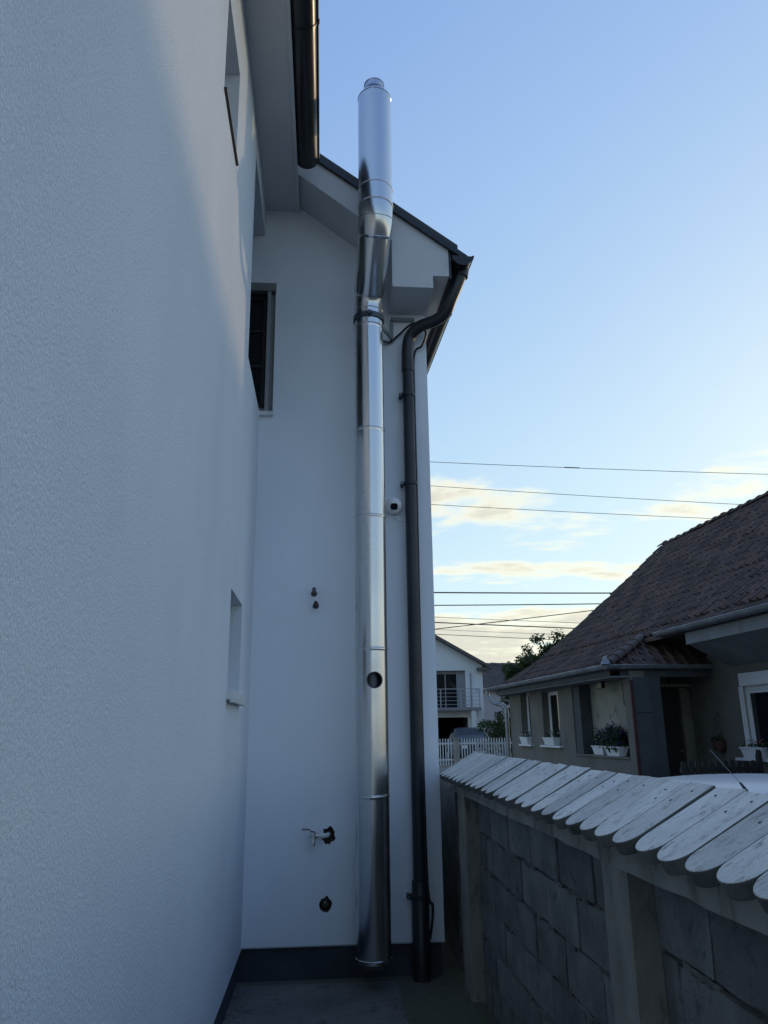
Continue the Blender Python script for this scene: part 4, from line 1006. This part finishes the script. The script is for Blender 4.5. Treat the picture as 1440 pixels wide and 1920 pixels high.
# dark tiled house behind
bh = thing('brown_roof_house', 'low house with dark brown roof behind the white gabled house', 'house', (0, 58, 0))
MB().add([(8, -.4, 4.3), (40, -.4, 4.3), (40, 4, 6.55), (8, 4, 6.55), (8, 8.4, 4.3), (40, 8.4, 4.3)], [(0, 1, 2, 3), (3, 2, 5, 4), (0, 3, 4), (1, 5, 2), (0, 4, 5, 1)]).build('roof', mat('far_brown_roof', (.075, .055, .050), .85, var=.4, vscale=2, bump=.6, bscale=8, bdist=.05), bh)
MB().box(8.3, 39.7, .0, 8, -.1, 4.29).build('wall', mat('far_pink_render', (.42, .38, .40), .9, var=.1), bh)
rr = random.Random(8)
for k in range(46):
    MB().lathe([(.16, 0), (.14, .42)], n=8).build('ridge_tile', M['farroof'], bh, loc=(8.0+k*.42, 4, 6.56+rr.uniform(-.02, .02)), rot=(0, R(90), 0))

# ------------------------------------------------------------------ plants
def tree(name, lab, cat, base, blobs, n, size, m, trunk, seed, group=None):
    t = thing(name, lab, cat, base, 0, group)
    leaves(blobs, n, size, seed=seed).build('crown', m, t)
    g = random.Random(seed); mb = MB()
    top = max(b[2] for b in blobs)
    mb.tube(smooth_path([(0, 0, -.1), (g.uniform(-.1, .1), .05, trunk[1]*.5), (0, 0, trunk[1])], 5), [trunk[0]*(1-.04*i) for i in range(11)], 10)
    mb.build('trunk', 'bark', t, smooth=True)
    lm = MB()
    for b in blobs:
        e = Vector((b[0], b[1], b[2]+b[5]*.4)); s0 = Vector((0, 0, trunk[1]*.9)); mid = (s0+e)/2+Vector((g.uniform(-.2, .2), g.uniform(-.2, .2), -.15))
        pth = smooth_path([s0, mid, e], 5); lm.tube(pth, [trunk[0]*.45*(1-.085*i) for i in range(len(pth))], 6)
    lm.build('limbs', 'bark', t, smooth=True)
    return t
def clumps(centre_list, spread, k, seed):
    g = random.Random(seed); out = []
    for (x, y, z, r) in centre_list:
        for _ in range(k):
            out.append((x+g.gauss(0, spread*r), y+g.gauss(0, spread*r), z+g.gauss(0, spread*r*.8), r*g.uniform(.25, .5), r*g.uniform(.25, .5), r*g.uniform(.22, .42)))
    return out
tree('walnut_tree', 'loose leafy tree rising beyond the verge of the tiled roof', 'tree', (11.5, 37, 0),
     clumps([(-.6, 0, 4.9, 1.1), (-.1, 0, 5.25, .9), (.5, 0, 5.25, 1.0), (-1.1, 0, 4.6, 1.0), (-1.6, 0, 4.3, .9), (1.4, 0, 5.2, 1.3), (0, .3, 4.2, 1.6), (-1.9, 0, 3.9, 1.2), (-2.4, 0, 4.05, .7), (-.8, 0, 3.6, 1.6)], .46, 9, 3), 17000, .13, 'leaf_tree', (.16, 3.3), 12)
tree('garden_bush', 'dark green rounded bush with reddish blooms beside the white house', 'bush', (8.0, 35.0, 0),
     clumps([(0, 0, 1.3, 1.0), (-.5, 0, 1.7, .7), (.5, 0, 1.5, .9), (.3, 0, .7, .9), (-.3, 0, .8, .8)], .5, 6, 4), 3600, .10, 'leaf_bush', (.07, .9), 14)
leaves([(8.0, 34.9, 1.6, .75, .7, .6)], 26, .11, seed=15, shell=.9).build('blooms', 'pinkpetal', bpy.data.objects['garden_bush'], loc=(-8.0, -35.0, 0))
tree('hedge_bush', 'light green bush against the brown roof beyond the gutter end', 'bush', (9.5, 37.5, 0),
     clumps([(0, 0, 2.6, 1.0), (.8, 0, 2.9, 1.0), (-.6, 0, 2.0, .9), (0, 0, 1.3, 1.2), (1.2, .3, 3.5, .9)], .5, 6, 6), 4200, .12, 'leaf_bush', (.09, 1.2), 17)
tree('low_shrub', 'small dark shrub behind the picket fence by the zinc downpipe', 'bush', (7.35, 30.2, 0),
     clumps([(0, 0, .55, .5)], .5, 6, 8), 900, .07, 'leaf_bush', (.03, .3), 19)

# ------------------------------------------------------------------ overhead cables
W = [((4.336, 12.368), (19.06, 11.943), .012, 30, 'topmost thin cable crossing the open sky'),
     ((4.372, 11.313), (17.67, 10.585), .011, 30, 'second thin cable from the top crossing the sky'),
     ((4.392, 10.506), (16.40, 9.963), .011, 30, 'third thin cable from the top crossing the sky'),
     ((4.345, 6.845), (11.705, 6.825), .026, 30, 'thick black level cable just above the low cloud bank'),
     ((4.329, 6.331), (11.22, 6.390), .020, 30, 'black level cable directly below the thick one'),
     ((4.357, 5.865), (10.27, 5.617), .009, 30, 'very thin cable sloping under the two level ones'),
     ((4.351, 5.655), (10.035, 5.405), .021, 30, 'medium cable crossed by the rising one'),
     ((4.339, 5.277), (10.855, 6.023), .016, 29, 'cable rising to the right across the others'),
     ((4.340, 5.319), (9.141, 5.091), .012, 31, 'lowest thin cable above the white house roof'),
     ((4.340, 5.44), (9.6, 5.22), .007, 30.5, 'faint cable just above the lowest one')]
for (x0, z0), (x1, z1), r, Y, lab in W:
    sl_ = (z1-z0)/(x1-x0); pts = []
    for k in range(41):
        x = -22+70*k/40; sag = .0006*((x-8)**2); pts.append((x, Y, z0+sl_*(x-x0)+sag-.0006*((x0-8)**2)))
    tag(MB().tube(pts, r, 6).build('overhead_cable', 'wire', smooth=True), lab, 'cable', 'overhead cables across the road')
tag(MB().tube([(10.1, 30, 12.205), (10.75, 30, 12.185)], .024, 8).build('cable_splice', 'wire', smooth=True), 'short dark splice sleeve on the topmost cable', 'splice')
